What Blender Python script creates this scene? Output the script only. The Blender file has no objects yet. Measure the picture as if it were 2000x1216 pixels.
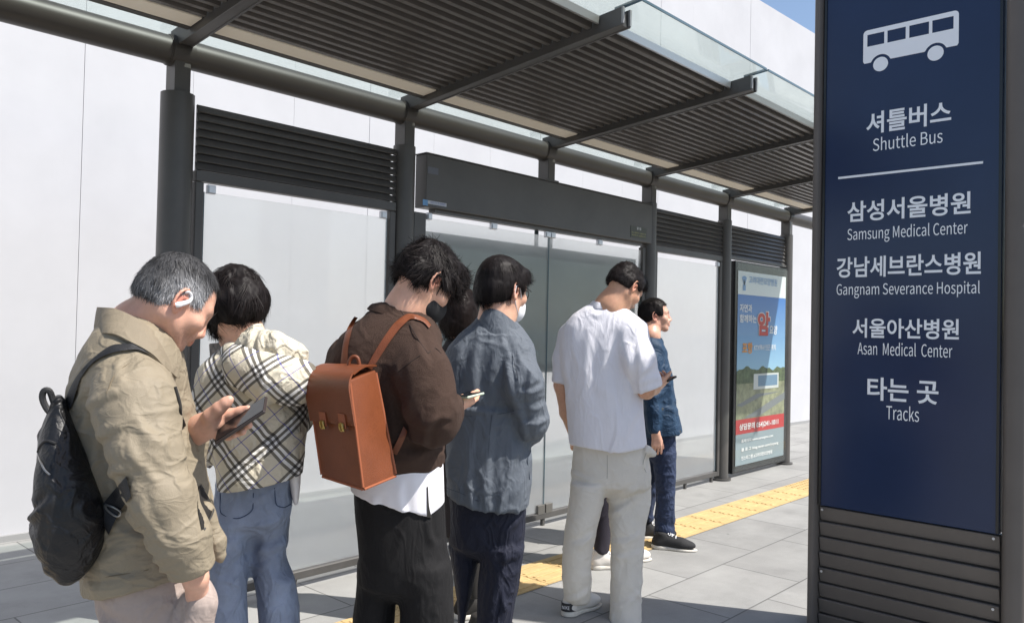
import bpy, math, random
import numpy as np
from mathutils import Vector, Matrix
random.seed(7); RNG = np.random.default_rng(7)
scene = bpy.context.scene
COL = scene.collection

# ------------------------------------------------------------------ camera, light, exposure
PXF, PCX, PCY, CAMH = 1570., 1000., 608., 1.48          # focal length and centre in photograph pixels, eye height
def _n(a): a = np.asarray(a, float); return a / np.linalg.norm(a)
_ax = _n([(2450 - PCX), (670 - PCY), PXF]); _ay = _n([(-700 - PCX), (603 - PCY), PXF])
_ay = _n(_ay - _ax * (_ax @ _ay)); _az = np.cross(_ax, _ay)
RC = np.stack([_ax, _ay, _az])                           # world = RC @ (right, down, forward)
CPOS = np.array([0, 0, CAMH])
cam = bpy.data.cameras.new('camera'); camo = bpy.data.objects.new('camera', cam); COL.objects.link(camo)
m = Matrix.Identity(4)
for i in range(3):
    m[i][0] = RC[i, 0]; m[i][1] = -RC[i, 1]; m[i][2] = -RC[i, 2]; m[i][3] = CPOS[i]
camo.matrix_world = m
cam.sensor_width = 36; cam.lens = 36 * PXF / 2000; cam.clip_start = 0.05; cam.clip_end = 2000
scene.camera = camo

SUN_EL = math.radians(55); SUN_H = np.array([0.447, -0.894])
world = bpy.data.worlds.new('World'); scene.world = world; world.use_nodes = True
nt = world.node_tree
sky = nt.nodes.new('ShaderNodeTexSky'); sky.sky_type = 'NISHITA'; sky.sun_disc = False
sky.sun_elevation = SUN_EL; sky.sun_rotation = math.atan2(SUN_H[0], SUN_H[1]); sky.air_density = 1.0; sky.dust_density = 1.5
bg = nt.nodes['Background']; bg.inputs['Strength'].default_value = 0.135
nt.links.new(sky.outputs[0], bg.inputs[0])
sl = bpy.data.lights.new('sun', 'SUN'); sl.energy = 5.0; sl.angle = math.radians(0.55); sl.color = (1, 0.955, 0.89)
so = bpy.data.objects.new('sun', sl); COL.objects.link(so)
sd = Vector((SUN_H[0] * math.cos(SUN_EL), SUN_H[1] * math.cos(SUN_EL), math.sin(SUN_EL)))
so.rotation_euler = sd.to_track_quat('Z', 'Y').to_euler()
scene.view_settings.view_transform = 'Standard'; scene.view_settings.look = 'None'
scene.view_settings.exposure = 0.42; scene.view_settings.gamma = 1.0
scene.cycles.max_bounces = 8; scene.cycles.transparent_max_bounces = 16
scene.cycles.use_denoising = True; scene.cycles.caustics_reflective = False; scene.cycles.caustics_refractive = False

# ------------------------------------------------------------------ picture measures -> places
def P(u, v, D): return CPOS + RC @ (D * np.array([(u - PCX) / PXF, (v - PCY) / PXF, 1.0]))
def ray(u, v): return RC @ np.array([(u - PCX) / PXF, (v - PCY) / PXF, 1.0])
def onX(u, v, x): r = ray(u, v); return CPOS + r * (x / r[0])
def onY(u, v, y): r = ray(u, v); return CPOS + r * (y / r[1])
def onZ(u, v, z=0.): r = ray(u, v); return CPOS + r * ((z - CAMH) / r[2])
ER = _n([RC[0, 0], RC[1, 0], 0]); EF = np.array([-ER[1], ER[0], 0])

# ------------------------------------------------------------------ objects
def tag(o, label=None, cat=None, group=None, kind=None):
    if label: o['label'] = label
    if cat: o['category'] = cat
    if group: o['group'] = group
    if kind: o['kind'] = kind
    return o
def empty(name, loc, label=None, cat=None, group=None):
    o = bpy.data.objects.new(name, None); COL.objects.link(o); o.location = loc
    o.empty_display_size = 0.2
    return tag(o, label, cat, group)
def base_of(o):
    b = np.zeros(3)
    while o is not None: b = b + np.array(o.location); o = o.parent
    return b
def mk(name, V, F, mat, parent=None, smooth=True, attrs=None, mats=None, midx=None):
    """one mesh object from world-space vertices V and faces F (quads array or list)"""
    V = np.asarray(V, np.float32)
    me = bpy.data.meshes.new(name)
    off = base_of(parent) if parent is not None else np.zeros(3)
    VV = V - off.astype(np.float32)
    if isinstance(F, np.ndarray) and F.ndim == 2:
        n, k = F.shape
        me.vertices.add(len(V)); me.vertices.foreach_set('co', VV.ravel())
        me.loops.add(n * k); me.loops.foreach_set('vertex_index', F.astype(np.int32).ravel())
        me.polygons.add(n); me.polygons.foreach_set('loop_start', np.arange(0, n * k, k, dtype=np.int32))
        try: me.polygons.foreach_set('loop_total', np.full(n, k, np.int32))
        except Exception: pass
        me.update(calc_edges=True)
    else:
        me.from_pydata(VV.tolist(), [], [list(map(int, f)) for f in F]); me.update()
    me.polygons.foreach_set('use_smooth', np.full(len(me.polygons), smooth, bool))
    if attrs:
        for an, arr in attrs.items():
            arr = np.asarray(arr, np.float32)
            if arr.ndim == 1:
                a = me.attributes.new(an, 'FLOAT', 'POINT'); a.data.foreach_set('value', arr)
            else:
                a = me.attributes.new(an, 'FLOAT_VECTOR', 'POINT'); a.data.foreach_set('vector', arr.ravel())
    for mm in (mats or [mat]): me.materials.append(mm)
    if midx is not None: me.polygons.foreach_set('material_index', np.asarray(midx, np.int32))
    me.validate()
    o = bpy.data.objects.new(name, me); COL.objects.link(o)
    if parent is not None: o.parent = parent
    return o

class MB:
    """collects boxes, tubes and prisms into one mesh"""
    def __init__(s): s.V = []; s.F = []; s.M = []; s.n = 0; s.cur = 0
    def raw(s, V, F):
        s.V.append(np.asarray(V, float)); s.F += [tuple(i + s.n for i in f) for f in F]; s.M += [s.cur] * len(F); s.n += len(V)
    def box(s, c, h, ax=None, bev=0.0):
        c = np.asarray(c, float); ax = np.eye(3) if ax is None else np.asarray(ax, float)
        if bev <= 0:
            sg = np.array([[x, y, z] for x in (-1, 1) for y in (-1, 1) for z in (-1, 1)], float)
            s.raw(c + (sg * h) @ ax, [(0, 1, 3, 2), (4, 6, 7, 5), (0, 4, 5, 1), (2, 3, 7, 6), (0, 2, 6, 4), (1, 5, 7, 3)])
            return
        h = np.asarray(h, float); V = []; idx = {}
        for x in (-1, 1):
            for y in (-1, 1):
                for z in (-1, 1):
                    for k in range(3):
                        p = np.array([x, y, z], float) * h; q = p - np.array([x, y, z]) * bev; q[k] = p[k]
                        idx[(x, y, z, k)] = len(V); V.append(c + q @ ax)
        F = []
        def g(x, y, z, k): return idx[(x, y, z, k)]
        F += [(g(1,-1,-1,0), g(1,1,-1,0), g(1,1,1,0), g(1,-1,1,0)), (g(-1,-1,-1,0), g(-1,-1,1,0), g(-1,1,1,0), g(-1,1,-1,0)),
              (g(-1,1,-1,1), g(-1,1,1,1), g(1,1,1,1), g(1,1,-1,1)), (g(-1,-1,-1,1), g(1,-1,-1,1), g(1,-1,1,1), g(-1,-1,1,1)),
              (g(-1,-1,1,2), g(1,-1,1,2), g(1,1,1,2), g(-1,1,1,2)), (g(-1,-1,-1,2), g(-1,1,-1,2), g(1,1,-1,2), g(1,-1,-1,2))]
        for a in (-1, 1):
            for b in (-1, 1):
                F += [(g(-1,a,b,1), g(1,a,b,1), g(1,a,b,2), g(-1,a,b,2)), (g(a,-1,b,0), g(a,1,b,0), g(a,1,b,2), g(a,-1,b,2)), (g(a,b,-1,0), g(a,b,1,0), g(a,b,1,1), g(a,b,-1,1))]
        for x in (-1, 1):
            for y in (-1, 1):
                for z in (-1, 1): F.append((g(x,y,z,0), g(x,y,z,1), g(x,y,z,2)))
        s.raw(V, F)
    def tube(s, p0, p1, r0, r1=None, n=20, cap=True):
        p0 = np.asarray(p0, float); p1 = np.asarray(p1, float); r1 = r0 if r1 is None else r1
        d = _n(p1 - p0); a = _n(np.cross(d, [0.3, 0.5, 0.81] if abs(d[2]) > 0.9 else [0, 0, 1])); b = np.cross(d, a)
        t = np.arange(n) * 2 * math.pi / n; ring = np.cos(t)[:, None] * a + np.sin(t)[:, None] * b
        V = np.vstack([p0 + ring * r0, p1 + ring * r1])
        F = [(i, (i + 1) % n, n + (i + 1) % n, n + i) for i in range(n)]
        if cap: F += [tuple(range(n - 1, -1, -1)), tuple(range(n, 2 * n))]
        s.raw(V, F)
    def path(s, pts, r, n=10):
        pts = [np.asarray(p, float) for p in pts]
        if 2 < len(pts) < 12:                                # round off coarse paths
            A = np.array(pts); m_ = len(A); t = np.linspace(0, m_ - 1, (m_ - 1) * 4 + 1); i = np.clip(t.astype(int), 0, m_ - 2); q = (t - i)[:, None]
            Pm = A[np.clip(i - 1, 0, m_ - 1)]; P0 = A[i]; P1 = A[i + 1]; P2 = A[np.clip(i + 2, 0, m_ - 1)]
            B = 0.5 * (2 * P0 + (P1 - Pm) * q + (2 * Pm - 5 * P0 + 4 * P1 - P2) * q * q + (3 * P0 - Pm - 3 * P1 + P2) * q ** 3)
            if hasattr(r, '__len__'): r = list(np.interp(t, np.arange(m_), r))
            pts = list(B)
        T = [_n(pts[min(i + 1, len(pts) - 1)] - pts[max(i - 1, 0)]) for i in range(len(pts))]
        a = _n(np.cross(T[0], [0.31, 0.52, 0.79])); V = []; F = []
        t = np.arange(n) * 2 * math.pi / n
        for i, p in enumerate(pts):
            a = _n(a - T[i] * (a @ T[i])); b = np.cross(T[i], a); rr = r[i] if hasattr(r, '__len__') else r
            V.append(p + (np.cos(t)[:, None] * a + np.sin(t)[:, None] * b) * rr)
        for i in range(len(pts) - 1):
            F += [(i * n + j, i * n + (j + 1) % n, (i + 1) * n + (j + 1) % n, (i + 1) * n + j) for j in range(n)]
        F += [tuple(range(n - 1, -1, -1)), tuple((len(pts) - 1) * n + j for j in range(n))]
        s.raw(np.vstack(V), F)
    def extrude(s, poly, d):
        """closed polygon of 3-D points pushed along the vector d"""
        poly = np.asarray(poly, float); n = len(poly); d = np.asarray(d, float)
        s.raw(np.vstack([poly, poly + d]), [tuple(range(n - 1, -1, -1)), tuple(range(n, 2 * n))] + [(i, (i + 1) % n, n + (i + 1) % n, n + i) for i in range(n)])
    def build(s, name, mat, parent=None, smooth=False, mats=None):
        o = mk(name, np.vstack(s.V), s.F, mat, parent, smooth, mats=mats, midx=s.M if mats else None)
        bm = bmesh.new(); bm.from_mesh(o.data); bmesh.ops.recalc_face_normals(bm, faces=bm.faces); bm.to_mesh(o.data); bm.free()
        if smooth:
            try: o.data.set_sharp_from_angle(angle=math.radians(40))
            except Exception: pass
        return o
import bmesh

# ------------------------------------------------------------------ materials
def srgb(r, g, b):
    f = lambda c: c / 12.92 if c <= 0.04045 else ((c + 0.055) / 1.055) ** 2.4
    return (f(r / 255), f(g / 255), f(b / 255), 1)
def material(name, col, rough=0.5, metal=0.0, spec=0.5, var=0.0, vscale=6.0, bump=0.0, bscale=200.0, vdet=4.0, sss=0.0, coat=0.0, sheen=0.0, bstretch=None, col2=None, crinkle=0.0, cscale=16.0, cstretch=(1, 1, 1)):
    M = bpy.data.materials.new(name); M.use_nodes = True; t = M.node_tree; b = t.nodes['Principled BSDF']
    c = tuple(col) if len(col) == 4 else tuple(col) + (1,)
    b.inputs['Base Color'].default_value = c; b.inputs['Roughness'].default_value = rough; b.inputs['Metallic'].default_value = metal
    b.inputs['Specular IOR Level'].default_value = spec
    if coat: b.inputs['Coat Weight'].default_value = coat; b.inputs['Coat Roughness'].default_value = 0.08
    if sheen: b.inputs['Sheen Weight'].default_value = sheen; b.inputs['Sheen Roughness'].default_value = 0.6
    if sss:
        b.inputs['Subsurface Weight'].default_value = sss; b.inputs['Subsurface Radius'].default_value = (0.9, 0.35, 0.2); b.inputs['Subsurface Scale'].default_value = 0.008
    tc = t.nodes.new('ShaderNodeTexCoord')
    if var or col2:
        n = t.nodes.new('ShaderNodeTexNoise'); n.inputs['Scale'].default_value = vscale; n.inputs['Detail'].default_value = vdet; n.inputs['Roughness'].default_value = 0.6
        t.links.new(tc.outputs['Object'], n.inputs['Vector'])
        mx = t.nodes.new('ShaderNodeMix'); mx.data_type = 'RGBA'
        lo = tuple(x * (1 - var) for x in c[:3]) + (1,); hi = tuple(min(1, x * (1 + var)) for x in c[:3]) + (1,)
        if col2: lo, hi = c, tuple(col2)
        mx.inputs['A'].default_value = lo; mx.inputs['B'].default_value = hi
        mr = t.nodes.new('ShaderNodeMapRange'); mr.inputs['From Min'].default_value = 0.3; mr.inputs['From Max'].default_value = 0.7
        t.links.new(n.outputs['Fac'], mr.inputs['Value']); t.links.new(mr.outputs['Result'], mx.inputs['Factor'])
        t.links.new(mx.outputs['Result'], b.inputs['Base Color'])
        M['mixnode'] = mx.name
    if bump:
        n2 = t.nodes.new('ShaderNodeTexNoise'); n2.inputs['Scale'].default_value = bscale; n2.inputs['Detail'].default_value = 3
        if bstretch:
            mp = t.nodes.new('ShaderNodeMapping'); mp.inputs['Scale'].default_value = bstretch
            t.links.new(tc.outputs['Object'], mp.inputs['Vector']); t.links.new(mp.outputs['Vector'], n2.inputs['Vector'])
        else: t.links.new(tc.outputs['Object'], n2.inputs['Vector'])
        bp = t.nodes.new('ShaderNodeBump'); bp.inputs['Strength'].default_value = bump; bp.inputs['Distance'].default_value = 0.004
        t.links.new(n2.outputs['Fac'], bp.inputs['Height']); t.links.new(bp.outputs['Normal'], b.inputs['Normal'])
        if crinkle:                                          # thin creases of worn cloth
            mp = t.nodes.new('ShaderNodeMapping'); mp.inputs['Scale'].default_value = cstretch; mp.inputs['Rotation'].default_value = (0.35, 0.25, 0.4); t.links.new(tc.outputs['Object'], mp.inputs['Vector']); last = bp.outputs['Normal']
            for q, (sc_, st_) in enumerate(((cscale, 1.0), (cscale * 2.3, 0.55))):
                n3 = t.nodes.new('ShaderNodeTexNoise'); n3.inputs['Scale'].default_value = sc_; n3.inputs['Detail'].default_value = 1.5; n3.inputs['Distortion'].default_value = 0.9; t.links.new(mp.outputs['Vector'], n3.inputs['Vector'])
                sb = t.nodes.new('ShaderNodeMath'); sb.operation = 'SUBTRACT'; sb.inputs[1].default_value = 0.5; t.links.new(n3.outputs['Fac'], sb.inputs[0])
                ab = t.nodes.new('ShaderNodeMath'); ab.operation = 'ABSOLUTE'; t.links.new(sb.outputs[0], ab.inputs[0])
                mr = t.nodes.new('ShaderNodeMapRange'); mr.interpolation_type = 'SMOOTHSTEP'; mr.inputs['From Max'].default_value = 0.11; mr.inputs['To Min'].default_value = 1; mr.inputs['To Max'].default_value = 0; t.links.new(ab.outputs[0], mr.inputs['Value'])
                b3 = t.nodes.new('ShaderNodeBump'); b3.inputs['Strength'].default_value = min(1, crinkle * st_); b3.inputs['Distance'].default_value = 0.010 / (1 + q); t.links.new(mr.outputs['Result'], b3.inputs['Height']); t.links.new(last, b3.inputs['Normal']); last = b3.outputs['Normal']
            t.links.new(last, b.inputs['Normal'])
    return M
def glass_mat(name, tint, refl=1.0, haze=0.0, hcol=(0.8, 0.85, 0.83, 1), rough=0.0, dirt=0.0, trans=0.0):
    M = bpy.data.materials.new(name); M.use_nodes = True; t = M.node_tree; t.nodes.clear()
    out = t.nodes.new('ShaderNodeOutputMaterial'); tr = t.nodes.new('ShaderNodeBsdfTransparent'); tr.inputs[0].default_value = tint
    gl = t.nodes.new('ShaderNodeBsdfGlossy'); gl.inputs['Roughness'].default_value = rough
    lw = t.nodes.new('ShaderNodeLayerWeight'); lw.inputs[0].default_value = 0.5
    pw = t.nodes.new('ShaderNodeMath'); pw.operation = 'POWER'; pw.inputs[1].default_value = 4.5; t.links.new(lw.outputs['Facing'], pw.inputs[0])
    ml = t.nodes.new('ShaderNodeMath'); ml.operation = 'MULTIPLY_ADD'; ml.inputs[1].default_value = 0.6 * refl; ml.inputs[2].default_value = 0.035 * refl
    t.links.new(pw.outputs[0], ml.inputs[0])
    src = tr.outputs[0]
    if haze:
        d1 = t.nodes.new('ShaderNodeBsdfDiffuse'); d1.inputs[0].default_value = hcol
        d2 = t.nodes.new('ShaderNodeBsdfTranslucent'); d2.inputs[0].default_value = hcol
        df = t.nodes.new('ShaderNodeMixShader'); df.inputs[0].default_value = trans; t.links.new(d1.outputs[0], df.inputs[1]); t.links.new(d2.outputs[0], df.inputs[2])
        mh = t.nodes.new('ShaderNodeMixShader'); mh.inputs[0].default_value = haze
        if dirt:
            tc = t.nodes.new('ShaderNodeTexCoord'); n = t.nodes.new('ShaderNodeTexNoise'); n.inputs['Scale'].default_value = 2.2; n.inputs['Detail'].default_value = 6
            t.links.new(tc.outputs['Object'], n.inputs['Vector'])
            mr = t.nodes.new('ShaderNodeMapRange'); mr.inputs['From Min'].default_value = 0.3; mr.inputs['From Max'].default_value = 0.7
            mr.inputs['To Min'].default_value = haze - dirt; mr.inputs['To Max'].default_value = haze + dirt
            t.links.new(n.outputs['Fac'], mr.inputs['Value']); t.links.new(mr.outputs['Result'], mh.inputs[0])
        t.links.new(tr.outputs[0], mh.inputs[1]); t.links.new(df.outputs[0], mh.inputs[2]); src = mh.outputs[0]
    mx = t.nodes.new('ShaderNodeMixShader'); t.links.new(ml.outputs[0], mx.inputs[0]); t.links.new(src, mx.inputs[1]); t.links.new(gl.outputs[0], mx.inputs[2])
    t.links.new(mx.outputs[0], out.inputs[0])
    return M

M_frame = material('dark_painted_steel', srgb(80, 78, 76), 0.42, 0.0, 0.5, var=0.12, vscale=5, bump=0.05, bscale=60)
M_pipe = material('taupe_painted_steel', srgb(62, 58, 54), 0.45, 0.0, 0.5, var=0.1, vscale=4)
M_deck = material('corrugated_sheet', srgb(104, 99, 94), 0.38, 0.3, 0.5, var=0.14, vscale=9)
M_cream = material('cream_cover', srgb(240, 230, 212), 0.6)
M_steel = material('brushed_steel', srgb(190, 192, 196), 0.35, 0.8)
M_cap = material('cap_grey', srgb(150, 150, 150), 0.5, 0.3)
M_black = material('black_gloss_frame', srgb(28, 30, 32), 0.25, 0.0, 0.5)
M_hoard = material('white_hoarding_paint', srgb(193, 193, 196), 0.55, 0.0, 0.3, var=0.045, vscale=1.6, bump=0.12, bscale=3.0, bstretch=(6, 6, 0.25))
M_seam = material('seam_backing_grey', srgb(185, 185, 187), 0.7)  # light grey backing board that shows through the panel gaps
M_roofglass = glass_mat('clear_roof_glass', (0.90, 0.945, 0.93, 1), 1.0, haze=0.10, hcol=(0.75, 0.8, 0.79, 1), dirt=0.05, trans=0.5)
M_edge = material('glass_edge', srgb(86, 108, 118), 0.2)
M_panelglass = glass_mat('dusty_screen_glass', (0.985, 0.995, 0.99, 1), 0.6, haze=0.33, hcol=(0.985, 0.995, 0.985, 1), dirt=0.02, trans=0.9)
M_board = glass_mat('grey_tinted_board', (0.30, 0.34, 0.335, 1), 0.6, haze=0.5, hcol=(0.42, 0.46, 0.44, 1), dirt=0.10)
M_boardframe = glass_mat('grey_board_border', (0.16, 0.19, 0.195, 1), 0.5, haze=0.5, hcol=(0.11, 0.13, 0.135, 1))

# ------------------------------------------------------------------ ground
def ground_mat():
    M = bpy.data.materials.new('granite_paving'); M.use_nodes = True; t = M.node_tree; b = t.nodes['Principled BSDF']; b.inputs['Roughness'].default_value = 0.75
    g = t.nodes.new('ShaderNodeNewGeometry'); sep = t.nodes.new('ShaderNodeSeparateXYZ'); t.links.new(g.outputs['Position'], sep.inputs[0])
    def math_(op, a, bb=None):
        n = t.nodes.new('ShaderNodeMath'); n.operation = op
        for i, x in enumerate((a, bb)):
            if x is None: continue
            if isinstance(x, (int, float)): n.inputs[i].default_value = x
            else: t.links.new(x, n.inputs[i])
        return n.outputs[0]
    # rows along X 0.5 m deep, slabs 0.75 m long, every other row shifted by half
    yy = math_('DIVIDE', math_('SUBTRACT', sep.outputs[1], 2.49), 0.5); row = math_('FLOOR', yy); fy = math_('FRACT', yy)
    xx = math_('DIVIDE', math_('ADD', sep.outputs[0], math_('MULTIPLY', math_('MODULO', math_('ABSOLUTE', row), 2.0), 0.43)), 0.86); col = math_('FLOOR', xx); fx = math_('FRACT', xx)
    ey = math_('MINIMUM', fy, math_('SUBTRACT', 1.0, fy)); ex = math_('MULTIPLY', math_('MINIMUM', fx, math_('SUBTRACT', 1.0, fx)), 1.72)
    e = math_('MINIMUM', ex, ey)
    joint = t.nodes.new('ShaderNodeMapRange'); joint.inputs['From Min'].default_value = 0.004; joint.inputs['From Max'].default_value = 0.013; t.links.new(e, joint.inputs['Value'])
    wn = t.nodes.new('ShaderNodeTexWhiteNoise'); wn.noise_dimensions = '2D'
    cv = t.nodes.new('ShaderNodeCombineXYZ'); t.links.new(row, cv.inputs[0]); t.links.new(col, cv.inputs[1]); t.links.new(cv.outputs[0], wn.inputs['Vector'])
    n1 = t.nodes.new('ShaderNodeTexNoise'); n1.inputs['Scale'].default_value = 2.6; n1.inputs['Detail'].default_value = 6; n1.inputs['Roughness'].default_value = 0.65
    n2 = t.nodes.new('ShaderNodeTexNoise'); n2.inputs['Scale'].default_value = 240; n2.inputs['Detail'].default_value = 2
    n3 = t.nodes.new('ShaderNodeTexVoronoi'); n3.inputs['Scale'].default_value = 3.3
    for n in (n1, n2, n3): t.links.new(g.outputs['Position'], n.inputs['Vector'])
    spot = t.nodes.new('ShaderNodeMapRange'); spot.inputs['From Min'].default_value = 0.025; spot.inputs['From Max'].default_value = 0.045; spot.inputs['To Min'].default_value = 0.45; t.links.new(n3.outputs['Distance'], spot.inputs['Value'])
    v = math_('ADD', 0.56, math_('MULTIPLY', wn.outputs['Value'], 0.16))
    v = math_('ADD', v, math_('MULTIPLY', n1.outputs['Fac'], 0.56)); v = math_('ADD', v, math_('MULTIPLY', math_('SUBTRACT', n2.outputs['Fac'], 0.5), 0.45))
    v = math_('MULTIPLY', v, spot.outputs[0])
    n6 = t.nodes.new('ShaderNodeTexNoise'); n6.inputs['Scale'].default_value = 0.9; n6.inputs['Detail'].default_value = 7; n6.inputs['Roughness'].default_value = 0.7; t.links.new(g.outputs['Position'], n6.inputs['Vector'])
    st = t.nodes.new('ShaderNodeMapRange'); st.inputs['From Min'].default_value = 0.52; st.inputs['From Max'].default_value = 0.72; st.inputs['To Min'].default_value = 1.0; st.inputs['To Max'].default_value = 0.72; t.links.new(n6.outputs['Fac'], st.inputs['Value']); v = math_('MULTIPLY', v, st.outputs[0])
    n7 = t.nodes.new('ShaderNodeTexVoronoi'); n7.inputs['Scale'].default_value = 1.7; t.links.new(g.outputs['Position'], n7.inputs['Vector'])
    gm = t.nodes.new('ShaderNodeMapRange'); gm.inputs['From Min'].default_value = 0.035; gm.inputs['From Max'].default_value = 0.055; gm.inputs['To Min'].default_value = 0.62; t.links.new(n7.outputs['Distance'], gm.inputs['Value']); v = math_('MULTIPLY', v, gm.outputs[0])
    v = math_('MULTIPLY', v, math_('ADD', 0.42, math_('MULTIPLY', joint.outputs[0], 0.58)))
    mul = t.nodes.new('ShaderNodeVectorMath'); mul.operation = 'SCALE'; mul.inputs[0].default_value = (0.315, 0.313, 0.302); t.links.new(v, mul.inputs['Scale'])
    t.links.new(mul.outputs[0], b.inputs['Base Color'])
    hgt = math_('ADD', math_('MULTIPLY', joint.outputs[0], 0.6), math_('MULTIPLY', n2.outputs['Fac'], 0.22))
    bp = t.nodes.new('ShaderNodeBump'); bp.inputs['Strength'].default_value = 0.35; bp.inputs['Distance'].default_value = 0.004; t.links.new(hgt, bp.inputs['Height']); t.links.new(bp.outputs[0], b.inputs['Normal'])
    return M
g = MB(); g.raw([(-400, -1.6, 0), (400, -1.6, 0), (400, 400, 0), (-400, 400, 0)], [(0, 1, 2, 3)])
tag(g.build('pavement', ground_mat()), kind='structure')
M_asph = material('asphalt', (0.05, 0.05, 0.052), 0.85, var=0.25, vscale=30, bump=0.4, bscale=120)
g = MB(); g.raw([(-400, -400, -0.13), (400, -400, -0.13), (400, -1.8, -0.13), (-400, -1.8, -0.13)], [(0, 1, 2, 3)])
tag(g.build('road', M_asph), kind='structure')
g = MB(); g.box((0, -1.7, -0.05), (400, 0.099, 0.0505)); tag(g.build('kerb', material('kerb_granite', (0.34, 0.34, 0.33), 0.7, var=0.15, vscale=20)), kind='structure')

M_yel = material('yellow_tactile', srgb(194, 166, 116), 0.75, var=0.14, vscale=9, bump=0.25, bscale=300)
g = MB(); T0, T1 = 2.995, 3.335
for k in range(-6, 48):
    x0 = k * 0.3
    g.box((x0 + 0.15, (T0 + T1) / 2, 0.002), (0.148, (T1 - T0) / 2, 0.004))
    if x0 < 7.4:
        for q in range(4):
            y = T0 + 0.05 + q * (T1 - T0 - 0.1) / 3; g.box((x0 + 0.15, y, 0.0075), (0.128, 0.0125, 0.0035), bev=0.0025)
        for q in range(3):
            y = T0 + 0.09 + q * (T1 - T0 - 0.1) / 3; g.box((x0 + 0.012, y, 0.008), (0.010, 0.010, 0.004), bev=0.003)
    else:
        for i in range(6):
            for j in range(6): g.box((x0 + 0.03 + i * 0.048, T0 + 0.03 + j * 0.056, 0.008), (0.011, 0.011, 0.004), bev=0.004)
tag(g.build('tactile_paving', M_yel), kind='structure')

# ------------------------------------------------------------------ white hoarding behind the shelter
wa = np.array([1.731, 6.055, 0]); wb = np.array([12.822, 5.512, 0]); wd = _n(wb - wa); wn_ = np.array([-wd[1], wd[0], 0])
hoard = empty('hoarding', tuple(wa), 'tall white panelled hoarding running behind the bus shelter', 'hoarding')
seams = [-9.5, -7.5, -5.5, -3.5, -2.0, -0.9, 0.33, 1.10, 1.96, 2.72, 3.47, 4.22, 4.97, 5.70, 6.45, 7.2, 7.95, 8.7, 9.5, 10.3, 11.1, 11.9, 12.7, 13.5, 14.4]
HT = 6.55
for i in range(len(seams) - 1):
    a, b_ = seams[i] + 0.0013, seams[i + 1] - 0.0013
    g = MB(); g.box(wa + wd * (a + b_) / 2 + wn_ * (0.02 + 0.0012 * (i % 3)) + np.array([0, 0, HT / 2 + 0.015]), ((b_ - a) / 2, 0.02, HT / 2), ax=np.stack([wd, wn_, [0, 0, 1]]))
    g.build('panel', M_hoard, hoard)
g = MB(); g.box(wa + wd * 2.45 + wn_ * 0.06 + np.array([0, 0, HT / 2]), (12.0, 0.012, HT / 2 - 0.01), ax=np.stack([wd, wn_, [0, 0, 1]])); g.build('backing', M_seam, hoard)
g = MB(); g.box(wa + wd * 2.45 + np.array([0, 0, 0.02]), (12.0, 0.03, 0.02), ax=np.stack([wd, wn_, [0, 0, 1]])); g.build('base_rail', material('grey_rail', (0.3, 0.3, 0.3), 0.6), hoard)

# ------------------------------------------------------------------ bus shelter
SY = 3.93; PX = [1.775, 3.225, 6.005, 7.39, 8.85]; RX = [0.35, 1.775, 3.235, 4.605, 6.005, 7.40, 8.85]
shel = empty('bus_shelter', (1.775, SY, 0), 'dark grey bus shelter with slatted roof, glass overhang and glass screens', 'bus shelter')
for i, x in enumerate(PX):
    r = 0.080 if i == 0 else 0.070
    g = MB(); g.tube((x, SY, 0), (x, SY, 2.60), r, n=36); g.tube((x, SY, 0), (x, SY, 0.02), r + 0.03, n=36)
    o = g.build('post', M_frame, shel, True)
    g = MB(); g.box((x, SY, 2.685), (0.040, 0.052, 0.085), bev=0.004); g.build('neck', M_frame, o)
g = MB(); g.box((4.605, SY, 2.675), (0.040, 0.052, 0.095), bev=0.004); g.box((4.605, SY, 2.585), (0.075, 0.06, 0.008)); g.build('neck', M_frame, shel)
g = MB(); g.tube((-1.2, SY, 2.809), (9.6, SY, 2.809), 0.071, n=40); pipe = g.build('roof_pipe', M_pipe, shel, True)
for x in RX:
    g = MB(); g.tube((x - 0.055, SY, 2.809), (x + 0.055, SY, 2.809), 0.077, n=40); g.tube((x - 0.062, SY, 2.809), (x - 0.0555, SY, 2.809), 0.074, n=40); g.build('collar_ring', M_pipe, pipe, True)
# rafters: line of the top edge from the pipe out to the street
def rz(y): return 2.912 + (SY - y) * 0.0865        # top of the rafters
sl_ = math.atan(0.0865); AR = np.array([[1, 0, 0], [0, -math.cos(sl_), math.sin(sl_)], [0, math.sin(sl_), math.cos(sl_)]])
for x in RX:
    g = MB(); y0, y1 = SY + 0.02, 2.272; L_ = (y0 - y1) / math.cos(sl_) / 2; yc = (y0 + y1) / 2
    c = np.array([x, yc, rz(yc)])
    for sx in (-1, 1): g.box(c + np.array([sx * 0.030, 0, 0]) - AR[2] * 0.045, (0.006, L_, 0.045), ax=AR, bev=0.002)
    g.box(c - AR[2] * 0.052, (0.0245, L_ - 0.012, 0.034), ax=AR)
    g.build('rafter', M_frame, shel)
    for sx in (-1, 1):
        g = MB(); g.box(np.array([x + sx * 0.03, 2.266, rz(2.266) - 0.042]), (0.007, 0.005, 0.040)); g.build('end_cap', M_cap, shel)
    g = MB(); g.box((x, SY + 0.075, 2.872), (0.035, 0.06, 0.02)); g.build('bracket', M_frame, shel)
bays = list(zip(RX[:-1], RX[1:]))
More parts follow.
